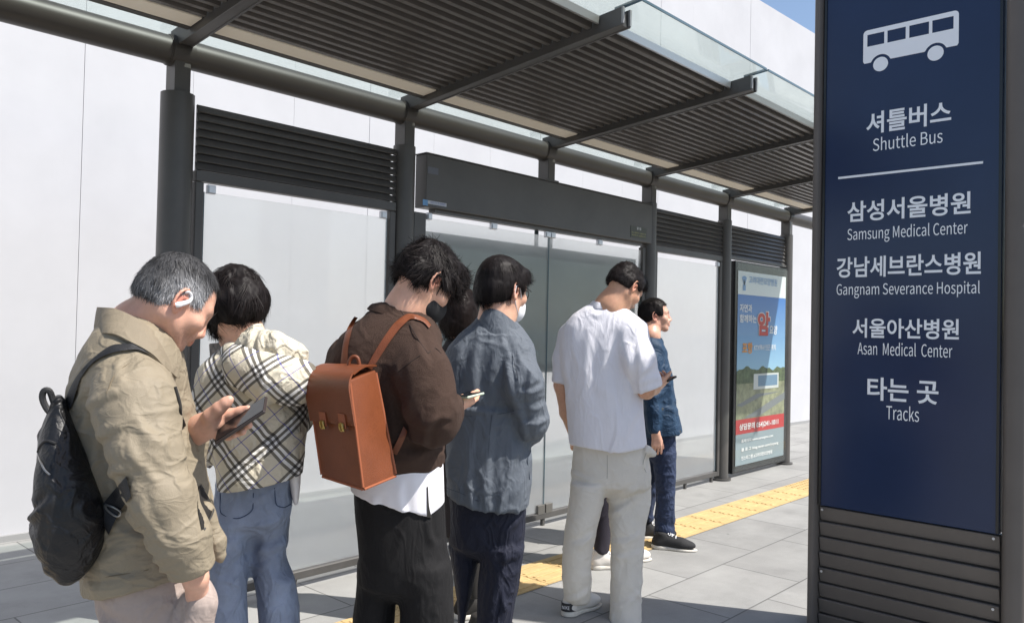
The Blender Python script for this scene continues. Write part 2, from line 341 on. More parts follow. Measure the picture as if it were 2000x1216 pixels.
for k, (xa, xb) in enumerate([(-1.1, RX[0])] + bays):
    xa2, xb2 = xa + 0.040, xb - 0.040
    # corrugated sheet, ribs along X
    prof = []; n_r = 18; y0, y1 = 2.415, 3.60; pw = (y1 - y0) / n_r
    for i in range(n_r):
        for fr, hh in ((0.0, 0), (0.42, 0), (0.52, -0.030), (0.90, -0.030)): prof.append((y0 + (i + fr) * pw, hh))
    prof.append((y1, 0))
    up = [np.array([0, y, rz(y) - 0.022 + h_]) for y, h_ in prof]; dn = [p + np.array([0, 0, 0.003]) for p in up]
    V = []; F = []
    for x in (xa2, xb2):
        for p in up: V.append(p + np.array([x, 0, 0]))
    n = len(up); F += [(i, i + 1, n + i + 1, n + i) for i in range(n - 1)]
    m0 = len(V)
    for x in (xa2, xb2):
        for p in dn: V.append(p + np.array([x, 0, 0]))
    F += [(m0 + i + 1, m0 + i, m0 + n + i, m0 + n + i + 1) for i in range(n - 1)]
    F += [(i, n * 0 + i + 1, m0 + i + 1, m0 + i) for i in range(n - 1)] + [(n + i + 1, n + i, m0 + n + i, m0 + n + i + 1) for i in range(n - 1)]
    g = MB(); g.raw(V, F); g.build('roof_sheet', M_deck, shel)
    g = MB(); g.box(((xa2 + xb2) / 2, 2.408, rz(2.408) - 0.024), ((xb2 - xa2) / 2, 0.007, 0.022), bev=0.002); g.build('edge_trim', M_steel if k % 2 else material('trim_grey', srgb(150, 148, 144), 0.4, 0.5), shel)
    g = MB(); g.box(((xa2 + xb2) / 2, 3.665, rz(3.665) - 0.040), ((xb2 - xa2) / 2, 0.058, 0.014), ax=AR, bev=0.004); g.build('light_cover', M_cream, shel)
    g = MB(); g.box(((xa2 + xb2) / 2, 3.742, rz(3.742) - 0.034), ((xb2 - xa2) / 2, 0.018, 0.022), ax=AR); g.build('roof_bar', M_frame, shel)
    ya, yb = 4.10, 2.185; yc = (ya + yb) / 2
    g = MB(); g.box((( xa + xb) / 2, yc, rz(yc) + 0.016), ((xb - xa) / 2 - 0.012, (ya - yb) / 2 / math.cos(sl_), 0.005), ax=AR); gp = g.build('roof_glass', M_roofglass, shel)
    g = MB(); g.box(((xa + xb) / 2, yb - 0.0035, rz(yb) + 0.0165), ((xb - xa) / 2 - 0.012, 0.003, 0.0062)); 
    for x in (xa + 0.009, xb - 0.009): g.box((x, (yb + 2.33) / 2, rz((yb + 2.33) / 2) + 0.0165), (0.0025, (2.33 - yb) / 2 / math.cos(sl_), 0.0058), ax=AR)
    g.build('glass_edge', M_edge, gp)
# louvre screens over the glass
def louvre(xa, xb):
    g = MB(); n_ = 8; z0, z1 = 2.240, 2.572
    for i in range(n_):
        z = z0 + (i + 0.5) * (z1 - z0) / n_
        a = math.radians(26); ax = np.array([[1, 0, 0], [0, math.cos(a), -math.sin(a)], [0, math.sin(a), math.cos(a)]])
        g.box(((xa + xb) / 2, SY - 0.008, z), ((xb - xa) / 2, 0.006, 0.0205), ax=ax, bev=0.002)
        g.box(((xa + xb) / 2, SY + 0.012, z - 0.012), ((xb - xa) / 2 - 0.02, 0.016, 0.004))
    g.box((xa + 0.03, SY + 0.03, (z0 + z1) / 2), (0.012, 0.010, (z1 - z0) / 2)); g.box((xb - 0.03, SY + 0.03, (z0 + z1) / 2), (0.012, 0.010, (z1 - z0) / 2))
    g.box(((xa + xb) / 2, SY + 0.038, (z0 + z1) / 2), ((xb - xa) / 2 - 0.045, 0.004, (z1 - z0) / 2 - 0.004))
    g.build('louvre_screen', M_frame, shel)
louvre(1.872, 3.150); louvre(6.082, 7.315); louvre(7.468, 8.775)
def bayframe(xa, xb, ztop, mull=True):
    g = MB()
    g.box(((xa + xb) / 2, SY, ztop + 0.028), ((xb - xa) / 2, 0.026, 0.027), bev=0.003)
    g.box(((xa + xb) / 2, SY, 0.075), ((xb - xa) / 2, 0.022, 0.022), bev=0.003)
    g.box((xa + 0.022, SY, (ztop + 0.05) / 2), (0.022, 0.024, (ztop - 0.05) / 2 - 0.002), bev=0.003); g.box((xb - 0.022, SY, (ztop + 0.05) / 2), (0.022, 0.024, (ztop - 0.05) / 2 - 0.002), bev=0.003)
    for x in (xa + 0.12, (xa + xb) / 2, xb - 0.12): g.box((x, SY, 0.027), (0.012, 0.012, 0.026))
    return g.build('screen_frame', M_frame, shel)
def clip(x, z, w=0.022):
    g = MB(); g.box((x, SY - 0.012, z), (w, 0.012, 0.022), bev=0.002); g.box((x, SY - 0.026, z - 0.002), (w * 0.8, 0.003, 0.017), bev=0.001); g.build('glass_clip', M_steel, shel)
def pane(xa, xb, za, zb):
    g = MB(); g.box(((xa + xb) / 2, SY, (za + zb) / 2), ((xb - xa) / 2, 0.005, (zb - za) / 2)); p = g.build('glass_pane', M_panelglass, shel)
    for x in (xa - 0.0018, xb + 0.0018):
        g = MB(); g.box((x, SY, (za + zb) / 2), (0.0014, 0.0058, (zb - za) / 2)); g.build('pane_edge', M_edge, p)
bayframe(1.868, 3.150, 2.182); pane(1.925, 3.095, 0.105, 2.135); clip(1.955, 2.15); clip(3.06, 2.15)
bayframe(6.082, 7.315, 2.182); pane(6.14, 7.258, 0.105, 2.135); clip(7.23, 2.15)
g = MB()   # header panel bay with two panes
g.box((4.665, SY, 0.075), (1.30, 0.022, 0.022), bev=0.003)
for x, w in ((3.348, 0.050), (5.912, 0.022)): g.box((x, SY, 1.15), (w, 0.024, 1.05), bev=0.003)
for x in (3.5, 4.2, 4.64, 5.2, 5.8): g.box((x, SY, 0.027), (0.012, 0.012, 0.026))
g.build('screen_frame', M_frame, shel)
g = MB(); g.box((4.665, SY - 0.005, 2.405), (1.305, 0.055, 0.170), bev=0.004); g.box((4.665, SY - 0.005, 2.579), (1.312, 0.060, 0.003)); g.box((4.665, SY, 2.222), (1.2, 0.03, 0.012))
hdr = g.build('header_box', M_frame, shel)
pane(3.405, 4.638, 0.105, 2.175); pane(4.648, 5.89, 0.105, 2.175)
for x, w in ((3.43, 0.018), (4.03, 0.030), (4.615, 0.028), (4.672, 0.028), (5.27, 0.030)): clip(x, 2.185, w)
for x in (4.60, 4.69): 
    g = MB(); g.box((x, SY - 0.004, 0.125), (0.040, 0.02, 0.035), bev=0.003); g.build('floor_clip', material('clip_grey', srgb(110, 108, 104), 0.4, 0.4), shel)
# grey tinted board hung behind the middle panes
BY = SY + 0.085
def bz(u, v): return onY(u, v, BY)
zt = (bz(828, 453)[2] + bz(1235, 504)[2]) / 2; zti = zt - 0.088; zb_ = bz(1057, 727)[2]; zbi = bz(1057, 711)[2]
x0, x1 = 3.42, 5.93
g = MB(); g.box(((x0 + x1) / 2, BY, (zti + zbi) / 2), ((x1 - x0) / 2, 0.006, (zti - zbi) / 2)); brd = g.build('tinted_board', M_board, shel)
g = MB(); g.box(((x0 + x1) / 2, BY, (zt + zti) / 2), ((x1 - x0) / 2, 0.008, (zt - zti) / 2 - 0.001)); g.box(((x0 + x1) / 2, BY, (zb_ + zbi) / 2), ((x1 - x0) / 2, 0.008, (zbi - zb_) / 2 - 0.001))
for x in (4.60, 4.77): g.box((x, BY, (zt + 2.235) / 2 + 0.001), (0.014, 0.008, (2.235 - zt) / 2))
g.build('board_border', M_boardframe, brd)

# ------------------------------------------------------------------ lettering
def flat(name, polys, mats_, parent, eps):
    pass
try: SANS = bpy.data.fonts.load(bpy.utils.resource_path('LOCAL') + '/datafiles/fonts/Noto Sans CJK Regular.woff2')   # Blender's own interface font
except Exception: SANS = None
def text_mesh(body, bold=0.0):
    c = bpy.data.curves.new('lettering', 'FONT')
    if SANS and all(ord(ch) < 128 for ch in body): c.font = SANS
    c.fill_mode = 'FRONT'
    c.body = body; c.size = 1.0; c.offset = bold if not c.font or any(ord(ch) > 127 for ch in body) else 0.0; c.resolution_u = 5; c.fill_mode = 'FRONT'
    o = bpy.data.objects.new('lettering', c); COL.objects.link(o)
    dg = bpy.context.evaluated_depsgraph_get(); me = bpy.data.meshes.new_from_object(o.evaluated_get(dg))
    n = len(me.vertices); co = np.empty(n * 3); me.vertices.foreach_get('co', co); co = co.reshape(-1, 3)
    F = [tuple(p.vertices) for p in me.polygons]
    bpy.data.objects.remove(o); bpy.data.curves.remove(c); bpy.data.meshes.remove(me)
    return co, F
def put_text(body, A, B, h, mat, parent, xdir, nrm, bold=0.0, name='lettering', up=(0, 0, 1)):
    """A, B: world points at the middle of the left and right end; h: glyph height in metres"""
    co, F = text_mesh(body, bold)
    if len(co) == 0: return None
    lo, hi = co.min(0), co.max(0); A = np.asarray(A); B = np.asarray(B); C = (A + B) / 2; w = np.linalg.norm(B - A)
    x = (co[:, 0] - (lo[0] + hi[0]) / 2) / (hi[0] - lo[0]) * w; y = (co[:, 1] - (lo[1] + hi[1]) / 2) / (hi[1] - lo[1]) * h
    V = C + x[:, None] * np.asarray(xdir) + y[:, None] * np.asarray(up) + np.asarray(nrm)
    return mk(name, V, F, mat, parent, False)

# advertisement case in the last bay
AY = SY - 0.045
case = None
g = MB(); g.box((8.165, SY, 1.125), (0.615, 0.044, 1.085), bev=0.004); case = g.build('advert_case', M_black, shel)
g = MB(); g.box((8.14, SY, 2.238), (0.66, 0.03, 0.012)); g.build('case_top_rail', M_frame, shel)
def pz(u, v): return onY(u, v, AY - 0.003)
pa, pb = pz(1442, 528), pz(1530, 888); xl, xr = pa[0], pb[0] ; zt_p = pa[2]; zb_p = pb[2]
M_pw = material('poster_white', srgb(226, 232, 232), 0.5); M_pr = material('poster_red', srgb(186, 38, 40), 0.5); M_pg = material('poster_grey', srgb(140, 154, 160), 0.5)
M_px = material('poster_text_white', srgb(240, 240, 240), 0.5); M_po = material('poster_orange', srgb(226, 150, 60), 0.5); M_pbt = material('poster_blue_text', srgb(120, 160, 205), 0.5)
def poster_blue():
    M = material('poster_blue_print', srgb(60, 130, 200), 0.5); t = M.node_tree; b = t.nodes['Principled BSDF']
    g_ = t.nodes.new('ShaderNodeNewGeometry'); s_ = t.nodes.new('ShaderNodeSeparateXYZ'); t.links.new(g_.outputs['Position'], s_.inputs[0])
    mr = t.nodes.new('ShaderNodeMapRange'); mr.inputs['From Min'].default_value = 1.1; mr.inputs['From Max'].default_value = 1.9; t.links.new(s_.outputs[2], mr.inputs['Value'])
    cr = t.nodes.new('ShaderNodeValToRGB'); cr.color_ramp.elements[0].color = srgb(150, 190, 215); cr.color_ramp.elements[1].color = srgb(40, 112, 190); t.links.new(mr.outputs[0], cr.inputs[0]); t.links.new(cr.outputs[0], b.inputs['Base Color'])
    return M
def prect(x0, x1, z0, z1, dy): return np.array([(x0, AY - dy, z0), (x1, AY - dy, z0), (x1, AY - dy, z1), (x0, AY - dy, z1)])
zw = pz(1442, 574)[2]; zh = pz(1442, 725)[2]; zr1 = (pz(1442, 819)[2] + pz(1530, 807)[2]) / 2; zr0 = (pz(1442, 848)[2] + pz(1530, 833)[2]) / 2
M_trees = material('poster_trees', srgb(84, 98, 66), 0.6, var=0.5, vscale=18); M_lawn = material('poster_land', srgb(140, 142, 112), 0.6, var=0.35, vscale=14); M_rd = material('poster_road', srgb(120, 124, 126), 0.6); M_bld = material('poster_building', srgb(205, 208, 205), 0.6); M_win = material('poster_windows', srgb(110, 140, 165), 0.5); M_pb = poster_blue()
g = MB(); pm = [M_pw, M_pb, M_trees, M_lawn, M_rd, M_bld, M_win, M_pr, M_pg]
def pq(mi, x0, x1, z0, z1, dy): g.cur = mi; g.raw(prect(x0, x1, z0, z1, dy), [(0, 1, 2, 3)])
pq(0, xl, xr, zw, zt_p, 0.003); pq(1, xl, xr, zh - 0.03, zw - 0.0005, 0.003); pq(3, xl, xr, zr1, zh - 0.0305, 0.003); pq(7, xl, xr, zr0, zr1 - 0.0005, 0.003); pq(8, xl, xr, zb_p, zr0 - 0.0005, 0.003)
pw_ = xr - xl
g.cur = 2; hx = np.linspace(0, 1, 24); hz = [zh - 0.005 + 0.05 * abs(math.sin(3 + 9 * t)) * (1 - 0.6 * abs(t - 0.25)) + 0.012 * math.sin(40 * t) for t in hx]
g.raw([(xl + pw_ * t, AY - 0.0045, z) for t, z in zip(hx, hz)] + [(xl + pw_ * t, AY - 0.0045, zh - 0.13) for t in hx[::-1]], [tuple(range(48))])
pq(5, xl + pw_ * 0.33, xl + pw_ * 0.86, zh - 0.20, zh - 0.035, 0.006); pq(6, xl + pw_ * 0.42, xl + pw_ * 0.83, zh - 0.17, zh - 0.055, 0.0075)
g.cur = 4; g.raw([(xl + pw_ * a, AY - 0.006, z) for a, z in ((0.15, zr1 + 0.01), (0.45, zr1 + 0.01), (1.0, zr1 + 0.16), (1.0, zr1 + 0.24))], [(0, 1, 2, 3)])
g.raw([(xl + pw_ * a, AY - 0.0055, z) for a, z in ((0.0, zr1 + 0.15), (0.1, zr1 + 0.13), (0.5, zr1 + 0.22), (0.9, zr1 + 0.25), (0.4, zr1 + 0.25))], [(0, 1, 2, 3, 4)])
post = g.build('poster', M_pw, case, False, mats=pm)
def ptext(body, u0, v0, u1, v1, hpx, mat, bold=0.02):
    yy = AY - (0.0105 if mat is M_pr else 0.009); A, B = onY(u0, v0, yy), onY(u1, v1, yy); h = hpx * (RC[:, 2] @ (A - CPOS)) / PXF
    zc = (A[2] + B[2]) / 2; A[2] = B[2] = zc
    put_text(body, A, B, h, mat, case, (1, 0, 0), (0, 0, 0), bold)
ptext('고려대련요양병원', 1463, 545, 1518, 553, 15, M_pbt, 0.01); ptext('자연과', 1445, 600, 1469, 603, 16, M_px); ptext('함께하는', 1445, 620, 1478, 624, 16, M_px)
ptext('암', 1479, 630, 1505, 634, 50, M_px, 0.075); ptext('암', 1480, 630, 1504, 634, 47, M_pr, 0.045); ptext('요양', 1503, 643, 1518, 645, 18, M_px); ptext('포항', 1450, 678, 1470, 680, 22, M_po, 0.03); ptext('KTX역사 인근 위치', 1473, 677, 1515, 679, 12, M_px)
ptext('상담문의 054)241-1011', 1444, 834, 1520, 824, 15, M_px); ptext('홈페이지 www.sarangmc.com', 1448, 860, 1510, 851, 8, M_px); ptext('블 로 그 blog.naver.com/yoyang', 1448, 876, 1520, 866, 8, M_px); ptext('인스타그램 #고려대련요양병원', 1448, 893, 1508, 883, 8, M_px)
g = MB(); 
for k, a in enumerate((-28, -10, 8, 26)):
    a = math.radians(a); c = onY(1454, 553, AY - 0.006); g.box(c + np.array([math.sin(a) * 0.05, 0, math.cos(a) * 0.05 - 0.02]), (0.011, 0.001, 0.045), ax=np.array([[math.cos(a), 0, -math.sin(a)], [0, 1, 0], [math.sin(a), 0, math.cos(a)]]))
g.box(onY(1454, 553, AY - 0.006) + np.array([0, 0, -0.045]), (0.03, 0.001, 0.03)); g.build('hand_emblem', M_pbt, case)
g = MB(); g.box((8.165, AY - 0.016, 1.125), (0.60, 0.002, 1.06)); g.build('case_glass', glass_mat('case_glass', (0.97, 0.98, 0.975, 1), 0.35, haze=0.02, hcol=(0.5, 0.52, 0.5, 1)), case)
# stickers on the header
def hsticker(u0, v0, u1, v1, mat, nm='sticker'):
    A, B = onY(u0, v0, SY - 0.062), onY(u1, v1, SY - 0.062); g = MB(); g.box(((A[0] + B[0]) / 2, SY - 0.0615, (A[2] + B[2]) / 2), (abs(B[0] - A[0]) / 2, 0.0008, abs(B[2] - A[2]) / 2)); return g.build(nm, mat, hdr)
hsticker(836, 391, 872, 404, material('sticker_pale', srgb(196, 200, 208), 0.5)); hsticker(826, 389, 835.5, 402, material('sticker_blue', srgb(110, 160, 205), 0.5)); hsticker(836, 325, 856, 342, material('sticker_grey', srgb(96, 98, 108), 0.4))
hsticker(1232, 440, 1263, 468, material('notice_green', srgb(74, 78, 70), 0.5), 'notice')
def htext(body, u0, v0, u1, v1, hpx, mat, par, y=SY - 0.0640):
    A, B = onY(u0, v0, y), onY(u1, v1, y); h = hpx * (RC[:, 2] @ (A - CPOS)) / PXF; A[2] = B[2] = (A[2] + B[2]) / 2
    put_text(body, A, B, h, mat, par, (1, 0, 0), (0, 0, 0), 0.01)
htext('02)773-6865', 841, 396, 870, 399, 5, material('ink_blue', srgb(90, 110, 170), 0.5), hdr); htext('시설관리', 845, 402, 866, 404, 4, material('ink_grey', srgb(110, 110, 120), 0.5), hdr)
htext('알 림', 1244, 446, 1252, 447, 5, M_px, hdr); M_ny = material('ink_yellow', srgb(170, 165, 110), 0.5)
htext('버스정류소 이용안내', 1234, 454, 1261, 457, 3, M_ny, hdr); htext('깨끗하게 이용합시다', 1234, 459, 1261, 462, 3, M_ny, hdr)

# ------------------------------------------------------------------ shuttle-bus sign pylon
QX = 4.09
pyl = empty('sign_pylon', tuple(onX(1780, 1216, QX) * np.array([1, 1, 0])), 'tall navy shuttle bus sign with white Korean and English lettering between dark posts', 'sign')
yl0 = onX(1589, 608, QX)[1]; yl1 = onX(1604, 608, QX)[1]; yr1 = onX(1956, 608, QX)[1]; yr0 = yr1 - 0.115; zpb = onX(1604, 986, QX)[2]
M_blue = material('navy_sign_face', srgb(39, 53, 83), 0.2, 0.0, 0.4, var=0.06, vscale=3)
M_post = material('pylon_post_paint', srgb(104, 97, 91), 0.5, 0.0, 0.4, var=0.06, vscale=5)
g = MB()
for (ya, yb) in ((yl0 + 0.012, yl1 + 0.004), (yr1 - 0.004, yr0)):
    yc = (ya + yb) / 2; hw = abs(ya - yb) / 2
    V = []; n = 24
    for z in (0, 3.55):
        for i in range(n):
            a = 2 * math.pi * i / n; V.append((QX + 0.055 + 0.085 * math.copysign(abs(math.cos(a)) ** 0.75, math.cos(a)), yc + hw * math.copysign(abs(math.sin(a)) ** 0.55, math.sin(a)), z))
    gg = MB(); gg.raw(V, [tuple(range(n)), tuple(range(n, 2 * n))] + [(i, (i + 1) % n, n + (i + 1) % n, n + i) for i in range(n)]); gg.build('post', M_post, pyl, True)
g = MB(); g.box((QX + 0.045, (yl1 + yr1) / 2, (zpb + 3.5) / 2), (0.045, (yl1 - yr1) / 2 - 0.001, (3.5 - zpb) / 2), bev=0.003); face = g.build('sign_face', M_blue, pyl)
for yy in (yl1 - 0.006, yr1 + 0.008):
    g = MB(); g.box((QX - 0.0035, yy, (zpb + 3.5) / 2), (0.0028, 0.006, (3.5 - zpb) / 2 - 0.004)); g.build('face_trim', M_black, face)
g = MB(); g.box((QX + 0.045, (yl1 + yr1) / 2, 3.53), (0.045, (yl1 - yr1) / 2 - 0.001, 0.029)); g.build('top_cap', M_post, pyl)
zs = zpb - 0.006; pitch = 0.0775; k = 0
g = MB(); g.box((QX + 0.07, (yl1 + yr1) / 2, zpb / 2 - 0.004), (0.02, (yl1 - yr1) / 2 - 0.001, zpb / 2 - 0.006)); g.build('back_plate', M_post, pyl)
while zs - 0.03 > 0.02:
    g = MB(); a = math.radians(15); ax = np.array([[math.cos(a), 0, math.sin(a)], [0, 1, 0], [-math.sin(a), 0, math.cos(a)]])
    g.box((QX + 0.022, (yl1 + yr1) / 2, zs - 0.036), (0.006, (yl1 - yr1) / 2 - 0.001, 0.036), ax=ax, bev=0.002); g.build('louvre_slat', M_post, pyl); zs -= pitch
for yy in (yl1 - 0.02, yr1 + 0.022):
    for zz in (zpb - 0.02, zpb - 0.33): 
        g = MB(); g.tube((QX - 0.002, yy, zz), (QX - 0.006, yy, zz), 0.006, n=12); g.build('screw', M_steel, pyl)
M_let = material('sign_lettering', srgb(248, 249, 251), 0.45)
def stext(body, u0, v0, u1, v1, hpx, bold):
    A, B = onX(u0, v0, QX - 0.002), onX(u1, v1, QX - 0.002); h = hpx * (RC[:, 2] @ ((A + B) / 2 - CPOS)) / PXF; A[2] = B[2] = (A[2] + B[2]) / 2
    put_text(body, A, B, h, M_let, face, (0, -1, 0), (0, 0, 0), bold)
stext('셔틀버스', 1692, 238, 1858, 222, 44, 0.020); stext('Shuttle Bus', 1705, 277, 1841, 271, 27, 0.004)
stext('삼성서울병원', 1655, 412, 1896, 398, 42, 0.020); stext('Samsung Medical Center', 1655, 460, 1890, 448, 32, 0.004)
stext('강남세브란스병원', 1634, 521, 1916, 515, 42, 0.020); stext('Gangnam Severance Hospital', 1634, 567, 1914, 565, 31, 0.004)
stext('서울아산병원', 1665, 640, 1873, 643, 39, 0.020); stext('Asan  Medical  Center', 1675, 680, 1860, 684, 26, 0.003)
stext('타는 곳', 1694, 759, 1833, 765, 46, 0.020); stext('Tracks', 1731, 805, 1795, 808, 29, 0.004)
A, B = onX(1637, 348, QX - 0.002), onX(1920, 317, QX - 0.002); zc = (A[2] + B[2]) / 2
g = MB(); g.box((QX - 0.0015, (A[1] + B[1]) / 2, zc), (0.0008, abs(A[1] - B[1]) / 2, 0.0055)); g.build('divider_line', M_let, face)
# bus pictogram: drawn flat on the face, u to the right (-Y), body with window and wheel-arch holes
def bus_icon():
    TL, TR, BL, BR = onX(1686.5, 61, QX - 0.002), onX(1873, 20, QX - 0.002), onX(1686, 125, QX - 0.002), onX(1873, 89, QX - 0.002)
    ya, yb = TL[1], TR[1]; zt_, zb = (TL[2] + TR[2]) / 2, (BL[2] + BR[2]) / 2; W = ya - yb; H = zt_ - zb
    def pt(x, y): return (QX - 0.002, ya - x * W, zb + y * H)
    # photo is seen obliquely: windows 4, wheels 2
    xs = [0.045, 0.232, 0.267, 0.462, 0.500, 0.703, 0.737, 0.948]; zy0, zy1 = 0.50, 0.855
    g = MB(); r = H / W * 0.16
    def rc(cx, cy, sx, sy): return [(cx + sx * 0.045 * math.cos(t), cy + sy * 0.12 * math.sin(t)) for t in np.linspace(0, math.pi / 2, 6)]
    top = [(0, zy1)] + [(0.045 - 0.045 * math.cos(t), 0.88 + 0.12 * math.sin(t)) for t in np.linspace(0, math.pi / 2, 6)] + [(0.955 + 0.045 * math.sin(t), 0.88 + 0.12 * math.cos(t)) for t in np.linspace(0, math.pi / 2, 6)] + [(1, zy1)]
    g.raw([pt(*p) for p in top], [tuple(range(len(top)))])
    e = [0.0] + xs + [1.0]
    for i in range(0, 10, 2): g.raw([pt(e[i], zy0), pt(e[i + 1], zy0), pt(e[i + 1], zy1), pt(e[i], zy1)], [(0, 1, 2, 3)])
    # lower body with arches
    wx = (0.195, 0.772); ar = 0.113; asp = W / H
    up = [(0.0, zy0), (1.0, zy0)]
    low = [(1.0, 0.06), (0.985, 0.0)]
    for c in (wx[1], wx[0]):
        low += [(c + ar * math.cos(t), max(0, -0.06 + ar * asp * math.sin(t))) for t in np.linspace(0.12, math.pi - 0.12, 16)]
    low += [(0.015, 0.0), (0.0, 0.06)]
    xs_ = sorted(set([0, 0.015, 0.985, 1] + list(np.linspace(0.02, 0.98, 97))))
    def lowf(x):
        y = 0.0
        for c in wx:
            if abs(x - c) < ar: y = max(y, -0.10 + asp * math.sqrt(ar * ar - (x - c) ** 2))
        if x < 0.015: y = 0.06 * (1 - x / 0.015)
        if x > 0.985: y = 0.06 * (x - 0.985) / 0.015
        return y
    for a_, b_ in zip(xs_[:-1], xs_[1:]): g.raw([pt(a_, lowf(a_)), pt(b_, lowf(b_)), pt(b_, zy0), pt(a_, zy0)], [(0, 1, 2, 3)])
    for c in wx:
        g.raw([pt(c + 0.082 * math.cos(t), -0.10 + 0.082 * asp * math.sin(t)) for t in np.linspace(0, 2 * math.pi, 40, endpoint=False)], [tuple(range(40))])
    g.build('bus_pictogram', M_let, face)
bus_icon()
# ------------------------------------------------------------------ solid modelling: smooth unions of round cones, ellipsoids and outline stacks, meshed by surface nets
def smin(a, b, k):
    h = np.maximum(k - np.abs(a - b), 0) / k
    return np.minimum(a, b) - h * h * k * 0.25
def catmull(x, X, Y):
    """smooth monotone-ish interpolation (PCHIP) of rows Y at X"""
    X = np.asarray(X, float); Y = np.asarray(Y, float); h = np.diff(X); d = np.diff(Y) / h; n = len(X); mS = np.zeros(n)
    if n == 2: mS[:] = d[0]
    else:
        for i in range(1, n - 1):
            if d[i - 1] * d[i] > 0:
                w1 = 2 * h[i] + h[i - 1]; w2 = h[i] + 2 * h[i - 1]; mS[i] = (w1 + w2) / (w1 / d[i - 1] + w2 / d[i])
        mS[0] = d[0]; mS[-1] = d[-1]
    x = np.clip(x, X[0], X[-1]); i = np.clip(np.searchsorted(X, x) - 1, 0, n - 2); t = (x - X[i]) / h[i]
    return (2*t**3 - 3*t**2 + 1) * Y[i] + (t**3 - 2*t**2 + t) * h[i] * mS[i] + (-2*t**3 + 3*t**2) * Y[i+1] + (t**3 - t**2) * h[i] * mS[i+1]
def hash3(ix, iy, iz):
    h = (ix * 374761393 + iy * 668265263 + iz * 2147483647 + 1013904223) & 0xFFFFFFFF
    h = ((h ^ (h >> 13)) * 1274126177) & 0xFFFFFFFF
    return ((h ^ (h >> 16)) & 0xFFFF) / 32767.5 - 1.0
def noise3(p):
    p = np.asarray(p, float); i = np.floor(p).astype(np.int64); f = p - i; u = f * f * f * (f * (f * 6 - 15) + 10); r = 0
    for dx in (0, 1):
        for dy in (0, 1):
            for dz in (0, 1):
                w = (u[:, 0] if dx else 1 - u[:, 0]) * (u[:, 1] if dy else 1 - u[:, 1]) * (u[:, 2] if dz else 1 - u[:, 2])
                r = r + w * hash3(i[:, 0] + dx, i[:, 1] + dy, i[:, 2] + dz)
    return r
def vnormals(V, Q):
    fn = np.cross(V[Q[:, 2]] - V[Q[:, 0]], V[Q[:, 3]] - V[Q[:, 1]]); N = np.zeros_like(V)
    for k in range(4):
        for c in range(3): N[:, c] += np.bincount(Q[:, k], fn[:, c], len(V))
    return N / np.maximum(np.linalg.norm(N, axis=1, keepdims=True), 1e-12)
def relax(V, Q, it=2, lam=0.5):
    e = np.vstack([Q[:, [0, 1]], Q[:, [1, 2]], Q[:, [2, 3]], Q[:, [3, 0]]]); a = np.concatenate([e[:, 0], e[:, 1]]); b = np.concatenate([e[:, 1], e[:, 0]])
    cnt = np.maximum(np.bincount(a, minlength=len(V)), 1)
    for j in range(it):
        A = np.stack([np.bincount(a, V[b, c], len(V)) for c in range(3)], 1) / cnt[:, None]; V = V + lam * (A - V)
    return V
